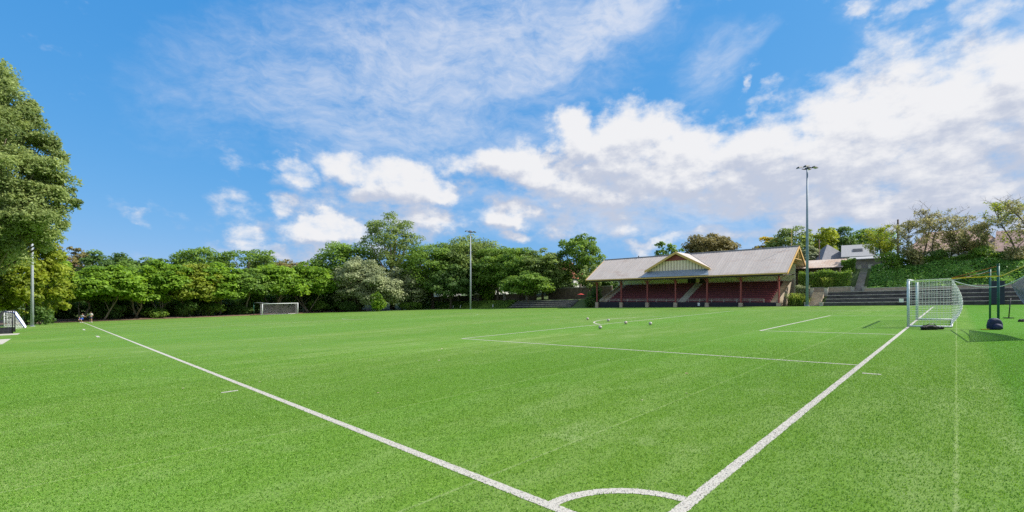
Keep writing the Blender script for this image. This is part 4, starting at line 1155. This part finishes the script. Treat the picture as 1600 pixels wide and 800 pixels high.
T_('olive tree behind the right end of the far row', 'olive', G_(452, 134), hgt(405, 134), 8.0, 'round', .44, 46, 80)
T_('dull olive tree between far goal and tall trees', 'euc', G_(420, 136), hgt(402, 136), 7.0, 'round', .44, 46, 80)
# middle group
T_('bright topped round tree left of the tallest eucalypt', 'mid', G_(534, 120), hgt(377, 120), 8.2, 'round', .40, 84, 140, .12)
T_('silvery grey green tree left of the tallest eucalypt', 'grey', G_(560, 113), hgt(402, 113), 6.6, 'round', .36, 84, 140, .0)
T_('tallest eucalypt with airy clumped crown', 'euc', G_(613, 126), hgt(337, 126), 8.8, 'euc', .36, 110, 190, .20, None, 'bark_pale', None, 'eucalypt', None, 16)
T_('silvery grey green tree right of the tallest eucalypt', 'grey', G_(628, 117), hgt(420, 117), 6.2, 'round', .36, 74, 130, .0)
T_('low silvery bush tree in front of the tallest eucalypt', 'grey', G_(592, 111), hgt(425, 111), 5.6, 'round', .34, 70, 130, .0)
shrub('bright green shrub at the foot of the silvery trees', 'bright', G_(588, 106), 2.6, 1.5, 4.6, .32, 2000)
T_('dark dense tree right of the tallest eucalypt', 'mid', G_(676, 122), hgt(380, 122), 9.4, 'round', .40, 100, 140, .14)
T_('broad dark fig behind the far light pole', 'euc', G_(735, 124), hgt(370, 124), 11.5, 'dome', .42, 130, 140, .14)
T_('dark fig right of the far light pole', 'mid', G_(778, 116), hgt(386, 116), 7.4, 'round', .40, 80, 140, .1)
T_('lower dark tree left of the far light pole', 'dark', G_(704, 116), hgt(415, 116), 6.6, 'round', .38, 74, 140, .2)
shrub('bright young tree at the foot of the far light pole', 'bright', F(86.5, 76.5), 2.4, 2, 5.0, .32, 2000)
T_('dark rounded tree above the left terrace', 'mid', G_(812, 112), hgt(387, 112), 7.4, 'round', .40, 84, 140, .06)
T_('grey green tree with a low pale spray above the left terrace', 'euc', G_(848, 108), hgt(390, 108), 6.8, 'round', .38, 84, 140, .08)
T_('dense low tree overhanging the middle of the left terrace', 'mid', G_(825, 103), hgt(424, 103), 6.0, 'round', .36, 74, 130, .08)
T_('airy tall tree beside the pavilion left eave', 'mid', G_(907, 106), hgt(367, 106), 5.2, 'euc', .32, 84, 150, .25, None, 'bark_pale', None, 'tree', .28, 12)
T_('small thin tree rising in front of the brown wall', 'euc', F(55.5, 79.0), hgt(415, 100), 2.8, 'euc', .28, 40, 80, .3)
# behind the pavilion
T_('coarse dark green tree above the front gable', 'mid', G_(1045, 116), hgt(377, 116), 4.2, 'euc', .62, 34, 50)
T_('olive brown rounded tree above the pavilion ridge', 'olive', G_(1110, 122), hgt(366, 122), 7.6, 'dome', .38, 100, 140)
T_('golden yellow tree above the right end of the ridge', 'yellow', G_(1204, 112), hgt(369, 112), 3.6, 'round', .36, 36, 90)
T_('olive eucalypt behind the pavilion right gable', 'euc', G_(1236, 106), hgt(354, 106), 4.6, 'round', .34, 50, 100, bark='bark_pale')
T_('yellow olive eucalypt right of the tall light pole', 'yelgreen', G_(1283, 108), hgt(357, 108), 4.0, 'round', .34, 46, 95)
T_('greyish bush tree between gable and tall light pole', 'grey', G_(1262, 90), hgt(384, 90), 2.4, 'round', .28, 34, 90, .1)
T_('dark layered tree above the slate roof', 'dark', G_(1312, 122), hgt(354, 122), 4.6, 'dome', .38, 46, 95)
T_('flat topped green tree above the white roof', 'mid', G_(1356, 132), hgt(356, 132), 7.6, 'dome', .42, 60, 95)
# wispy trees on the right bank
wisp = [(1462, 63.5, 344, 3.2, 31, 'sparse', .55, 'thin leafy tree just left of the long pink roof centre'), (1500, 61.5, 347, 3.2, 32, 'sparse', .55, 'thin leafy tree in front of the long pink roof centre'),
 (1378, 67, 352, 3.6, 21, 'yelgreen', 1.3, 'leafy thin tree left of the power pole'),
        (1418, 65, 350, 3.6, 22, 'sparse', 1.2, 'leafy thin tree hiding the foot of the power pole'),
        (1440, 64, 329, 3.8, 23, 'sparse', .8, 'half bare wispy tree combed by wind, right of the power pole'),
        (1482, 62, 338, 3.6, 24, 'sparse', 1.0, 'wispy tree before the long pink roof'),
        (1515, 61, 345, 3.4, 25, 'sparse', 1.0, 'wispy tree at the right end of the long pink roof'),
        (1548, 59, 350, 3.2, 26, 'sparse', .9, 'lower wispy tree behind the green net posts'),
        (1588, 57, 311, 4.2, 27, 'yelgreen', .8, 'tallest wispy tree near the right edge with yellow leaves'),
        (1622, 56, 318, 4.0, 28, 'sparse', .8, 'wispy tree cut by the right edge')]
for px, d, ty, sp, sd, lm, de, lab in wisp:
    sparse_tree(lab, G_(px, d), hgt(ty, d), sp, sd, lm, de, 'wispy trees on the right bank')
for i, (px, d, hh) in enumerate([(1392, 64, 2.6), (1428, 63, 2.4), (1466, 62, 2.3), (1530, 59, 2.2), (1585, 56.5, 2.0)]):
    lab = ['dark shrub at the left end of the bank crest', 'dark shrub under the half bare wispy tree', 'dark shrub below the long pink roof', 'dark shrub above the green net posts', 'dark shrub on the crest near the right edge'][i]
    shrub(lab, ('mid', 'sparse', 'dark', 'mid', 'sparse')[i], G_(px, d), 1.9, 1.4, hh, .2, 1500, 'shrubs on the bank crest')
# big trees at the left edge
def clump_tree(label, base, lobes, leafm, leaf, n_leaf, name, bark='bark_pale', branch_r=.5):
    tree_no[0] += 1; rng = np.random.default_rng(3000 + tree_no[0]); rnd = random.Random(tree_no[0])
    root = empty(name, base, 0, label, 'tree'); P, Nn, T = [], [], []
    tot = sum(l[3] ** 2 for l in lobes)
    mb = MB(); topz = max(l[2] for l in lobes)
    mb.tube([(0, 0, -.3), (.2, .1, topz * .3), (-.1, .2, topz * .6), (0, 0, topz * .9)], [branch_r * 1.2, branch_r, branch_r * .7, branch_r * .2], 12)
    for (x, y, z, r) in lobes:
        c = np.array([x, y, z]) - np.array(base)
        n_sub = 12; k = int(n_leaf * r * r / tot / n_sub)
        for j in range(n_sub):
            d = rng.normal(0, 1, 3); d /= np.linalg.norm(d); d[2] = abs(d[2]) if rng.random() < .55 else d[2]
            sc = c + d * r * rng.uniform(.35, .85); sr = r * rng.uniform(.22, .52)
            q = rng.normal(0, 1, (k, 3)); q /= np.linalg.norm(q, axis=1)[:, None]
            q[:, 2] = np.where(rng.random(k) < .45, np.abs(q[:, 2]), q[:, 2])
            P.append(sc + q * sr * rng.uniform(.4, 1.08, (k, 1)) * np.array([1.05, 1.05, .95])); Nn.append(q * .8 + np.array([.2, -.1, .5]))
            T.append(np.clip(rng.normal(.5, .17) + rng.normal(0, .16, k), 0, 1))
        s = Vector((0, 0, max(1.5, min(topz * .85, c[2] * .6)))); e = Vector(c)
        mb.tube([s, s.lerp(e, .5) + Vector((0, 0, -r * .25)), e], [branch_r * .4, branch_r * .25, branch_r * .06], 6)
    P = np.concatenate(P)
    np_quads('crown', leaf_quads(rng, P, np.concatenate(Nn), leaf, 2.0), L_[leafm], root, np.concatenate(T))
    mb.build('trunk', M[bark], root, True)
    return root
def lobe(px, py, d, r): return ((px - 800) / FPX * d, d, hgt(py, d), r)
bl = []
for (px, py, d, r) in [(-10, 130, 52, 2.6), (8, 155, 51, 2.4), (-40, 170, 53, 3.6), (30, 185, 52, 2.4), (52, 178, 53, 1.6), (10, 215, 50, 3.0), (48, 225, 52, 2.5), (78, 232, 53, 1.9), (-30, 240, 51, 3.8),
                       (25, 265, 49, 3.1), (68, 268, 51, 2.5), (92, 250, 53, 1.3), (98, 290, 52, 1.6), (-5, 305, 49, 3.3), (45, 310, 50, 3.0), (85, 318, 51, 2.2), (108, 316, 52, 1.2), (20, 345, 49, 3.0), (65, 350, 50, 2.5), (92, 352, 52, 1.4),
                       (-30, 350, 50, 3.6), (0, 385, 49, 2.6), (46, 352, 51, 2.3), (76, 376, 52, 1.6), (-40, 410, 50, 3.5), (-90, 250, 54, 5), (-90, 350, 54, 5), (-60, 110, 54, 4)]:
    bl.append(lobe(px, py, d, r))
rl = random.Random(9)
for (x, y, z, r) in list(bl):          # smaller boughs between the main ones
    for k in range(2):
        bl.append((x + rl.uniform(-.75, .55) * r, y + rl.uniform(-.8, .8) * r, z + rl.uniform(-.95, .9) * r, r * rl.uniform(.35, .6)))
bp = spot(-25, 53); clump_tree('huge eucalypt filling the left edge of the photo', (bp.x, bp.y, bp.z), bl, 'gum', .21, 210000, 'eucalypt')
bl = []
for (px, py, d, r) in [(12, 400, 58, 2.6), (50, 392, 60, 2.4), (76, 402, 62, 2.0), (-10, 430, 58, 3), (30, 430, 58, 2.8), (68, 428, 61, 2.4), (92, 432, 64, 1.6), (5, 462, 58, 2.8), (40, 460, 58.5, 2.4), (75, 458, 62, 2.2), (100, 455, 65, 1.5), (20, 484, 59, 2), (60, 482, 63, 1.6), (90, 480, 66, 1.4)]:
    bl.append(lobe(px, py, d + 7.5, r * 1.08))
bp = spot(40, 69); clump_tree('yellow green leafy tree under the huge eucalypt', (bp.x, bp.y, bp.z), bl, 'yelgreen', .36, 26000, 'leafy_tree', 'bark', .25)
shrub('dark shrub at the foot of the left grey pole', 'dark', spot(62, 68), 2.2, 1.6, 3.0, .3, 1300)

for uu, vv, th, lm, lab in ((58, -22, 15, 'gum', 'eucalypt beyond the left edge, nearest the camera'), (44, -26, 13, 'mid', 'dense green tree beyond the left edge'), (70, -24, 14, 'euc', 'olive tree behind the huge eucalypt'), (92, -16, 11, 'mid', 'green tree behind the leafy left corner')):
    b = F(uu, vv); tree(lab, lm, b, b.z + th, th * .42, 'round', .4, 60, 110, .15)
# ------------------------------------------------------------------ people
def person(label, base, rz, joints, edges, radii, shirt, shorts, face_dir):
    r = empty('person', base, rz, label, 'person')
    names = list(joints)
    me = bpy.data.meshes.new('body'); me.from_pydata([joints[k] for k in names], [(names.index(a), names.index(b)) for a, b in edges], []); me.update()
    o = link('body', me, M['skin'], r, True)
    md = o.modifiers.new('skin', 'SKIN'); md.use_smooth_shade = True
    for i, k in enumerate(names):
        sv = me.skin_vertices[0].data[i]; rr = radii[k]; sv.radius = (rr, rr); sv.use_root = (k == 'pelvis')
    o.modifiers.new('sub', 'SUBSURF').levels = 1; o.modifiers['sub'].render_levels = 2
    def garment(nm, keys, eds, grow, m):
        ks = list(keys); g = bpy.data.meshes.new(nm); g.from_pydata([keys[k][0] for k in ks], [(ks.index(a), ks.index(b)) for a, b in eds], []); g.update()
        w = link(nm, g, M[m], r, True); s = w.modifiers.new('skin', 'SKIN')
        for i, k in enumerate(ks):
            rr = keys[k][1] + grow; g.skin_vertices[0].data[i].radius = (rr, rr); g.skin_vertices[0].data[i].use_root = (i == 0)
        s.use_smooth_shade = True; q = w.modifiers.new('sub', 'SUBSURF'); q.levels = 1; q.render_levels = 2
    J = {k: Vector(v) for k, v in joints.items()}; rad = radii
    K = {'pelvis': (J['pelvis'] + Vector((0, 0, .05)), .13), 'chest': (J['chest'], .15), 'neck': (J['neck'] - Vector((0, 0, .06)), .09)}
    E = [('pelvis', 'chest'), ('chest', 'neck')]
    for s in 'lr':
        K['sh' + s] = (J['sh' + s], .075); K['el' + s] = (J['sh' + s].lerp(J['el' + s], .75), .055); E += [('chest', 'sh' + s), ('sh' + s, 'el' + s)]
    garment('shirt', K, E, .02, shirt)
    K = {'pelvis': (J['pelvis'], .13)}; E = []
    for s in 'lr':
        K['hip' + s] = (J['hip' + s], .095); K['kn' + s] = (J['hip' + s].lerp(J['kn' + s], .8), .075); E += [('pelvis', 'hip' + s), ('hip' + s, 'kn' + s)]
    garment('shorts', K, E, .025, shorts)
    h = J['head']; d = Vector(face_dir).normalized()
    import bmesh
    bm = bmesh.new(); bmesh.ops.create_uvsphere(bm, u_segments=16, v_segments=10, radius=.118)
    for v in bm.verts: v.co = v.co * (1 if v.co.dot(d) < .04 or v.co.z > .07 else .8)
    me = bpy.data.meshes.new('hair'); bm.to_mesh(me); bm.free()
    q = link('hair', me, M['hair'], r, True); q.location = h + Vector((0, 0, .035)) - d * .02
    s_ = d.cross(Vector((0, 0, 1)))
    mb = MB()
    for k in (-1, 1): mb.box(h + d * .105 + s_ * k * .035 + Vector((0, 0, .01)), (.02, .02, .012))
    mb.build('eyes', M['black'], r)
    for k in 'lr':
        mb = MB(); f = J['ft' + k]; a = J['an' + k]; t = (f - a); t.z = 0; t.normalize()
        mb.tube([a + Vector((0, 0, -.06)) - t * .06, a + Vector((0, 0, -.05)) + t * .04, f + Vector((0, 0, .0))], [.055, .055, .035], 8); mb.build('shoe', M['shoe'], r, True)
    return r
EDG = [('pelvis', 'waist'), ('waist', 'chest'), ('chest', 'neck'), ('neck', 'head'), ('head', 'crown')]
for s in 'lr':
    EDG += [('chest', 'sh' + s), ('sh' + s, 'el' + s), ('el' + s, 'wr' + s), ('wr' + s, 'hd' + s), ('pelvis', 'hip' + s), ('hip' + s, 'kn' + s), ('kn' + s, 'an' + s), ('an' + s, 'ft' + s)]
    for i in range(4): EDG.append(('hd' + s, 'fg%d' % i + s))
    EDG.append(('wr' + s, 'th' + s))
RAD = {'pelvis': .13, 'waist': .12, 'chest': .145, 'neck': .06, 'head': .10, 'crown': .085}
for s in 'lr':
    RAD.update({'sh' + s: .065, 'el' + s: .045, 'wr' + s: .03, 'hd' + s: .032, 'hip' + s: .09, 'kn' + s: .06, 'an' + s: .042, 'ft' + s: .035, 'th' + s: .011})
    for i in range(4): RAD['fg%d' % i + s] = .010
def hands(j):
    for s in 'lr':
        w, h = Vector(j['wr' + s]), Vector(j['hd' + s]); d = (h - w).normalized(); n = d.orthogonal().normalized()
        for i in range(4): j['fg%d' % i + s] = tuple(h + d * (.075 + .012 * (1.5 - abs(i - 1.3))) + n * .02 * (i - 1.5))
        j['th' + s] = tuple(w + d * .06 + n * -.06)
    return j
# standing figure: local +x = picture right
J1 = hands({'pelvis': (0, 0, .93), 'waist': (0, 0, 1.08), 'chest': (0, 0, 1.30), 'neck': (0, 0, 1.50), 'head': (-.01, -.01, 1.63), 'crown': (-.01, 0, 1.72),
      'shl': (-.19, 0, 1.40), 'ell': (-.34, -.05, 1.18), 'wrl': (-.52, -.10, 1.10), 'hdl': (-.60, -.11, 1.09), 'shr': (.19, 0, 1.40), 'elr': (.30, .04, 1.15), 'wrr': (.22, -.12, .98), 'hdr': (.18, -.16, .93),
      'hipl': (-.09, 0, .88), 'knl': (-.11, -.02, .49), 'anl': (-.13, .03, .09), 'ftl': (-.15, -.12, .035), 'hipr': (.09, 0, .88), 'knr': (.12, -.02, .49), 'anr': (.14, .03, .09), 'ftr': (.16, -.12, .035)})
person('person standing in a pale shirt and dark shorts at the far left corner', spot(142, 75.0), 0, J1, EDG, RAD, 'shirt_white', 'shorts_navy', (-.6, -.8, 0))
J2 = hands({'pelvis': (-.12, .05, .70), 'waist': (-.08, .02, .85), 'chest': (.02, -.02, 1.05), 'neck': (.10, -.05, 1.24), 'head': (.15, -.06, 1.37), 'crown': (.17, -.06, 1.46),
      'shl': (-.14, -.04, 1.16), 'ell': (-.34, -.10, .98), 'wrl': (-.22, -.2, .80), 'hdl': (-.16, -.24, .75), 'shr': (.20, -.02, 1.16), 'elr': (.44, -.06, 1.02), 'wrr': (.68, -.1, .96), 'hdr': (.76, -.11, .95),
      'hipl': (-.2, .04, .68), 'knl': (-.26, -.32, .48), 'anl': (-.24, -.04, .09), 'ftl': (-.28, -.2, .035), 'hipr': (-.02, .04, .68), 'knr': (.12, -.32, .48), 'anr': (.08, -.02, .09), 'ftr': (.1, -.18, .035)})
person('person crouching in a grey shirt and bright blue shorts, arm held out', spot(128, 74.3), 0, J2, EDG, RAD, 'shirt_grey', 'shorts_blue', (.9, -.45, -.1))
# ------------------------------------------------------------------ sky, sun, camera
SUN_AZ, SUN_EL = R(87.6), R(45.5)      # azimuth from +Y towards +X
EXPO = 0.9
w = bpy.data.worlds.new('World'); scene.world = w; w.use_nodes = True
nt = w.node_tree; N, L = nt.nodes, nt.links
bg = N['Background']; bg.inputs['Strength'].default_value = .13
sky = N.new('ShaderNodeTexSky'); sky.sky_type = 'NISHITA'; sky.sun_disc = False
sky.sun_elevation = SUN_EL; sky.sun_rotation = SUN_AZ; sky.air_density = 1.0; sky.dust_density = .3; sky.ozone_density = 2.2; sky.altitude = 50
# film response of the sky: each channel keeps its own contrast
sep = N.new('ShaderNodeSeparateColor'); L.new(sky.outputs['Color'], sep.inputs[0]); cmb = N.new('ShaderNodeCombineColor')
for ch, k_, g_ in (('Red', .270, .95), ('Green', 1.03, .40), ('Blue', 2.43, .19)):
    pw = N.new('ShaderNodeMath'); pw.operation = 'POWER'; pw.inputs[1].default_value = g_; L.new(sep.outputs[ch], pw.inputs[0])
    ml = N.new('ShaderNodeMath'); ml.operation = 'MULTIPLY'; ml.inputs[1].default_value = k_; L.new(pw.outputs[0], ml.inputs[0]); L.new(ml.outputs[0], cmb.inputs[ch])
CLOUD_W, CLOUD_S = (3.62, 3.64, 3.74), (2.25, 2.46, 2.98)

def px_ang(px, py):
    X, Z = (px - 800) / FPX, (HOR - py) / FPX
    A = math.atan(X); return A, math.atan(Z * math.cos(A))
# node group: angular position (azimuth, elevation) -> cloud body density
def dens_group(name, blobs, soft):
    g = bpy.data.node_groups.new(name, 'ShaderNodeTree')
    g.interface.new_socket('Vector', in_out='INPUT', socket_type='NodeSocketVector'); g.interface.new_socket('Fac', in_out='OUTPUT', socket_type='NodeSocketFloat')
    n, l = g.nodes, g.links; gi, go = n.new('NodeGroupInput'), n.new('NodeGroupOutput'); prev = None
    for (px, py, rx, ry, rot, wt) in blobs:
        a, e = px_ang(px, py); ca = math.cos(a)
        sa, se = rx / FPX * ca * ca, ry / FPX * ca
        sb = n.new('ShaderNodeVectorMath'); sb.operation = 'SUBTRACT'; sb.inputs[1].default_value = (a, e, 0); l.new(gi.outputs[0], sb.inputs[0])
        src = sb.outputs[0]
        if rot:
            vr = n.new('ShaderNodeVectorRotate'); vr.rotation_type = 'Z_AXIS'; vr.inputs['Angle'].default_value = -R(rot); l.new(src, vr.inputs['Vector']); src = vr.outputs[0]
        dv = n.new('ShaderNodeVectorMath'); dv.operation = 'MULTIPLY'; dv.inputs[1].default_value = (1 / sa, 1 / se, 0); l.new(src, dv.inputs[0])
        ln = n.new('ShaderNodeVectorMath'); ln.operation = 'LENGTH'; l.new(dv.outputs[0], ln.inputs[0])
        mr = n.new('ShaderNodeMapRange'); mr.interpolation_type = 'SMOOTHSTEP'; mr.inputs['From Min'].default_value = 1 + soft; mr.inputs['From Max'].default_value = 1 - soft; mr.inputs['To Max'].default_value = wt
        l.new(ln.outputs['Value'], mr.inputs['Value'])
        if prev is None: prev = mr.outputs[0]
        else:
            mx = n.new('ShaderNodeMath'); mx.operation = 'MAXIMUM'; l.new(prev, mx.inputs[0]); l.new(mr.outputs[0], mx.inputs[1]); prev = mx.outputs[0]
    l.new(prev, go.inputs[0]); return g
def math_(op, a, b=None, c=None):
    m = N.new('ShaderNodeMath'); m.operation = op
    for i, x in enumerate((a, b, c)):
        if x is None: continue
        if isinstance(x, (int, float)): m.inputs[i].default_value = x
        else: L.new(x, m.inputs[i])
    return m.outputs[0]
def mrange(x, a, b, lo=0., hi=1., smooth=True):
    m = N.new('ShaderNodeMapRange'); m.interpolation_type = 'SMOOTHSTEP' if smooth else 'LINEAR'
    for k, v in (('From Min', a), ('From Max', b), ('To Min', lo), ('To Max', hi)): m.inputs[k].default_value = v
    L.new(x, m.inputs['Value']); return m.outputs[0]
tc = N.new('ShaderNodeTexCoord'); sx = N.new('ShaderNodeSeparateXYZ'); L.new(tc.outputs['Generated'], sx.inputs[0])
az = math_('ARCTAN2', sx.outputs['X'], sx.outputs['Y']); el = math_('ARCSINE', sx.outputs['Z'])
cb = N.new('ShaderNodeCombineXYZ'); L.new(az, cb.inputs['X']); L.new(el, cb.inputs['Y']); ang = cb.outputs[0]
def noise(vec, scale, det=8, rough=.55, lac=2.0, col=False, dist=0.0):
    n = N.new('ShaderNodeTexNoise'); n.inputs['Scale'].default_value = scale; n.inputs['Detail'].default_value = det; n.inputs['Roughness'].default_value = rough; n.inputs['Lacunarity'].default_value = lac; n.inputs['Distortion'].default_value = dist
    L.new(vec, n.inputs['Vector']); return n.outputs['Color' if col else 'Fac']
def vmath(op, a, b):
    m = N.new('ShaderNodeVectorMath'); m.operation = op
    for i, x in enumerate((a, b)):
        if isinstance(x, tuple): m.inputs[i].default_value = x
        else: L.new(x, m.inputs[i])
    return m.outputs[0]
def mapping(v, scale, rot=0.0):
    m = N.new('ShaderNodeMapping'); m.inputs['Scale'].default_value = scale; m.inputs['Rotation'].default_value = (0, 0, rot); L.new(v, m.inputs['Vector']); return m.outputs[0]
# warped position so that the cloud bodies get cauliflower edges
wob = vmath('MULTIPLY', vmath('SUBTRACT', noise(mapping(ang, (1, 1.25, 1)), 7.0, 3, .5, col=True), (.5, .5, .5)), (.12, .09, 0))
wob2 = vmath('MULTIPLY', vmath('SUBTRACT', noise(mapping(ang, (1, 1.2, 1)), 26.0, 5, .6, col=True), (.5, .5, .5)), (.05, .04, 0))
pos = vmath('ADD', vmath('ADD', ang, wob), wob2)
CUM = dens_group('cumulus_bodies', [
    (900, 215, 45, 42, 0, 1), (985, 225, 85, 55, 0, 1), (1060, 260, 110, 60, 0, 1), (1190, 260, 170, 68, 5, 1), (1330, 225, 190, 92, 14, 1), (1480, 200, 170, 100, 22, 1), (1600, 150, 140, 110, 30, 1), (1720, 160, 220, 180, 0, 1),
    (1420, 300, 300, 62, 0, .9), (1180, 320, 130, 34, 0, .8), (820, 262, 105, 34, -4, 1), (930, 285, 120, 40, 0, .9), (745, 262, 36, 20, 0, .7),
    (640, 288, 80, 36, -6, 1), (545, 262, 56, 28, -10, .72), (470, 262, 50, 20, -12, .68), (590, 300, 50, 20, 0, .8), (690, 300, 36, 22, 0, .9),
    (795, 335, 56, 26, 0, .85), (655, 345, 50, 30, -10, .85), (515, 362, 70, 30, 0, .9), (440, 312, 34, 20, -20, .66), (390, 365, 42, 22, 0, .66), (440, 388, 80, 16, 0, .62), (805, 372, 34, 15, 0, .75), (930, 345, 120, 34, 0, .56), (1000, 385, 32, 14, 0, .8), (1090, 372, 90, 13, 0, .62), (560, 385, 60, 12, 0, .6), (215, 337, 30, 10, -8, .36), (1500, 352, 260, 24, 0, .75), (1250, 365, 90, 16, 0, .7),
    (1375, 85, 52, 34, 30, .52), (1345, 14, 34, 16, 10, .55), (1400, 30, 50, 22, 30, .5), (1470, 82, 60, 24, 30, .56), (1520, 40, 70, 24, 25, .54), (1545, 6, 90, 20, 10, .58), (1205, 148, 34, 12, 20, .5), (1165, 144, 12, 8, 0, .5), (515, 285, 120, 28, -6, .44), (430, 345, 120, 40, 0, .40), (590, 330, 150, 40, 0, .42)], .62)
def inst(g, v):
    n = N.new('ShaderNodeGroup'); n.node_tree = g; L.new(v, n.inputs[0]); return n.outputs[0]
fb = noise(mapping(ang, (1, 1.5, 1)), 15.0, 9, .60)
fb2 = noise(mapping(vmath('ADD', ang, (.012, .016, 0)), (1, 1.5, 1)), 15.0, 9, .60)
d1 = inst(CUM, pos)
# unseen white cloud added behind the camera and overhead as neutral fill light
rear_fill_cloud = mrange(sx.outputs['Y'], .02, -.30); top_fill_cloud = mrange(el, .80, 1.10)
around = math_('MULTIPLY', math_('MAXIMUM', rear_fill_cloud, top_fill_cloud), .62)
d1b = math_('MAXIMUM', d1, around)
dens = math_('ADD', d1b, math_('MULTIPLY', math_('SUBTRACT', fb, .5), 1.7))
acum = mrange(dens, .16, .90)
d2 = inst(CUM, vmath('ADD', pos, (.018, .045, 0)))
lit = math_('ADD', math_('MULTIPLY', math_('SUBTRACT', d1, d2), 1.5), math_('MULTIPLY', math_('SUBTRACT', fb, fb2), 1.9))
big = noise(mapping(ang, (1, 2.6, 1), .12), 5.5, 6, .6)
shade = mrange(math_('ADD', math_('ADD', lit, math_('ADD', .19, math_('MULTIPLY', el, .95))), math_('MULTIPLY', math_('SUBTRACT', big, .5), 1.6)), 0.0, .95)
# thin high cloud
CIR = dens_group('cirrus_sheets', [
    (700, 90, 420, 130, 14, .80), (930, 35, 260, 50, 26, .98), (650, 180, 230, 110, 24, .75), (780, 215, 170, 60, 15, .62), (500, 85, 220, 80, 4, .62), (560, 235, 200, 50, 8, .5), (365, 145, 70, 24, -10, .6), (1110, 100, 70, 60, 60, .62), (1150, 65, 80, 26, 10, .6),
    (1385, 80, 90, 70, 35, .5), (1350, 15, 70, 34, 10, .5), (1490, 70, 120, 56, 30, .5), (1530, 10, 150, 46, 10, .55), (1210, 148, 60, 18, 20, .45), (1610, 40, 130, 60, 30, .7), (450, 155, 140, 32, -8, .5), (1000, 320, 300, 70, 0, .75), (700, 330, 330, 70, 0, .55), (1300, 370, 300, 40, 0, .6)], .80)
pc = vmath('ADD', ang, vmath('MULTIPLY', vmath('SUBTRACT', noise(ang, 5.0, 4, .55, col=True), (.5, .5, .5)), (.16, .10, 0)))
s1 = noise(mapping(pc, (.8, 2.3, 1), -.5), 7.0, 10, .70, dist=.15)
s2 = noise(mapping(pc, (1, 1.6, 1), .35), 30.0, 7, .6)
cd = math_('MULTIPLY', inst(CIR, pc), math_('ADD', math_('MULTIPLY', s1, 1.5), math_('MULTIPLY', s2, .75)))
acir = math_('MULTIPLY', mrange(cd, .34, 1.35), .80)
def mixc(f, a, b):
    x = N.new('ShaderNodeMix'); x.data_type = 'RGBA'; L.new(f, x.inputs['Factor'])
    for k, v in (('A', a), ('B', b)):
        if isinstance(v, tuple): x.inputs[k].default_value = rgb(v)
        else: L.new(v, x.inputs[k])
    return x.outputs['Result']
c = mixc(acir, cmb.outputs[0], (3.25, 3.38, 3.72))
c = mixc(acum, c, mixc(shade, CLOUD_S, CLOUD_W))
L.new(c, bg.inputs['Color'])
w.cycles.sampling_method = 'MANUAL'; w.cycles.sample_map_resolution = 512

sun = bpy.data.lights.new('sun', 'SUN'); sun.energy = 3.5; sun.angle = R(.53); sun.color = (1.0, .955, .88)
so = bpy.data.objects.new('sun', sun); COL.objects.link(so)
sd = Vector((math.sin(SUN_AZ) * math.cos(SUN_EL), math.cos(SUN_AZ) * math.cos(SUN_EL), math.sin(SUN_EL)))
so.rotation_euler = sd.to_track_quat('Z', 'Y').to_euler(); so.location = sd * 60

cam = bpy.data.cameras.new('camera'); co = bpy.data.objects.new('camera', cam); COL.objects.link(co)
co.location = (0, 0, CAMZ); co.rotation_euler = (R(90), 0, 0)
cam.sensor_width = 36; cam.lens = FPX / 1600 * 36; cam.shift_y = (HOR - 400) / 1600; cam.clip_start = .1; cam.clip_end = 5000
scene.camera = co
scene.render.engine = 'CYCLES'
vs_ = scene.view_settings; scene.display_settings.display_device = 'sRGB'
vs_.view_transform = 'Standard'; vs_.look = 'None'; vs_.gamma = 1; vs_.exposure = EXPO; vs_.use_curve_mapping = False
cy = scene.cycles; cy.max_bounces = 8; cy.diffuse_bounces = 5; cy.glossy_bounces = 2; cy.transmission_bounces = 3; cy.transparent_max_bounces = 4; cy.caustics_reflective = False; cy.caustics_refractive = False; cy.use_denoising = False; cy.sample_clamp_indirect = 4
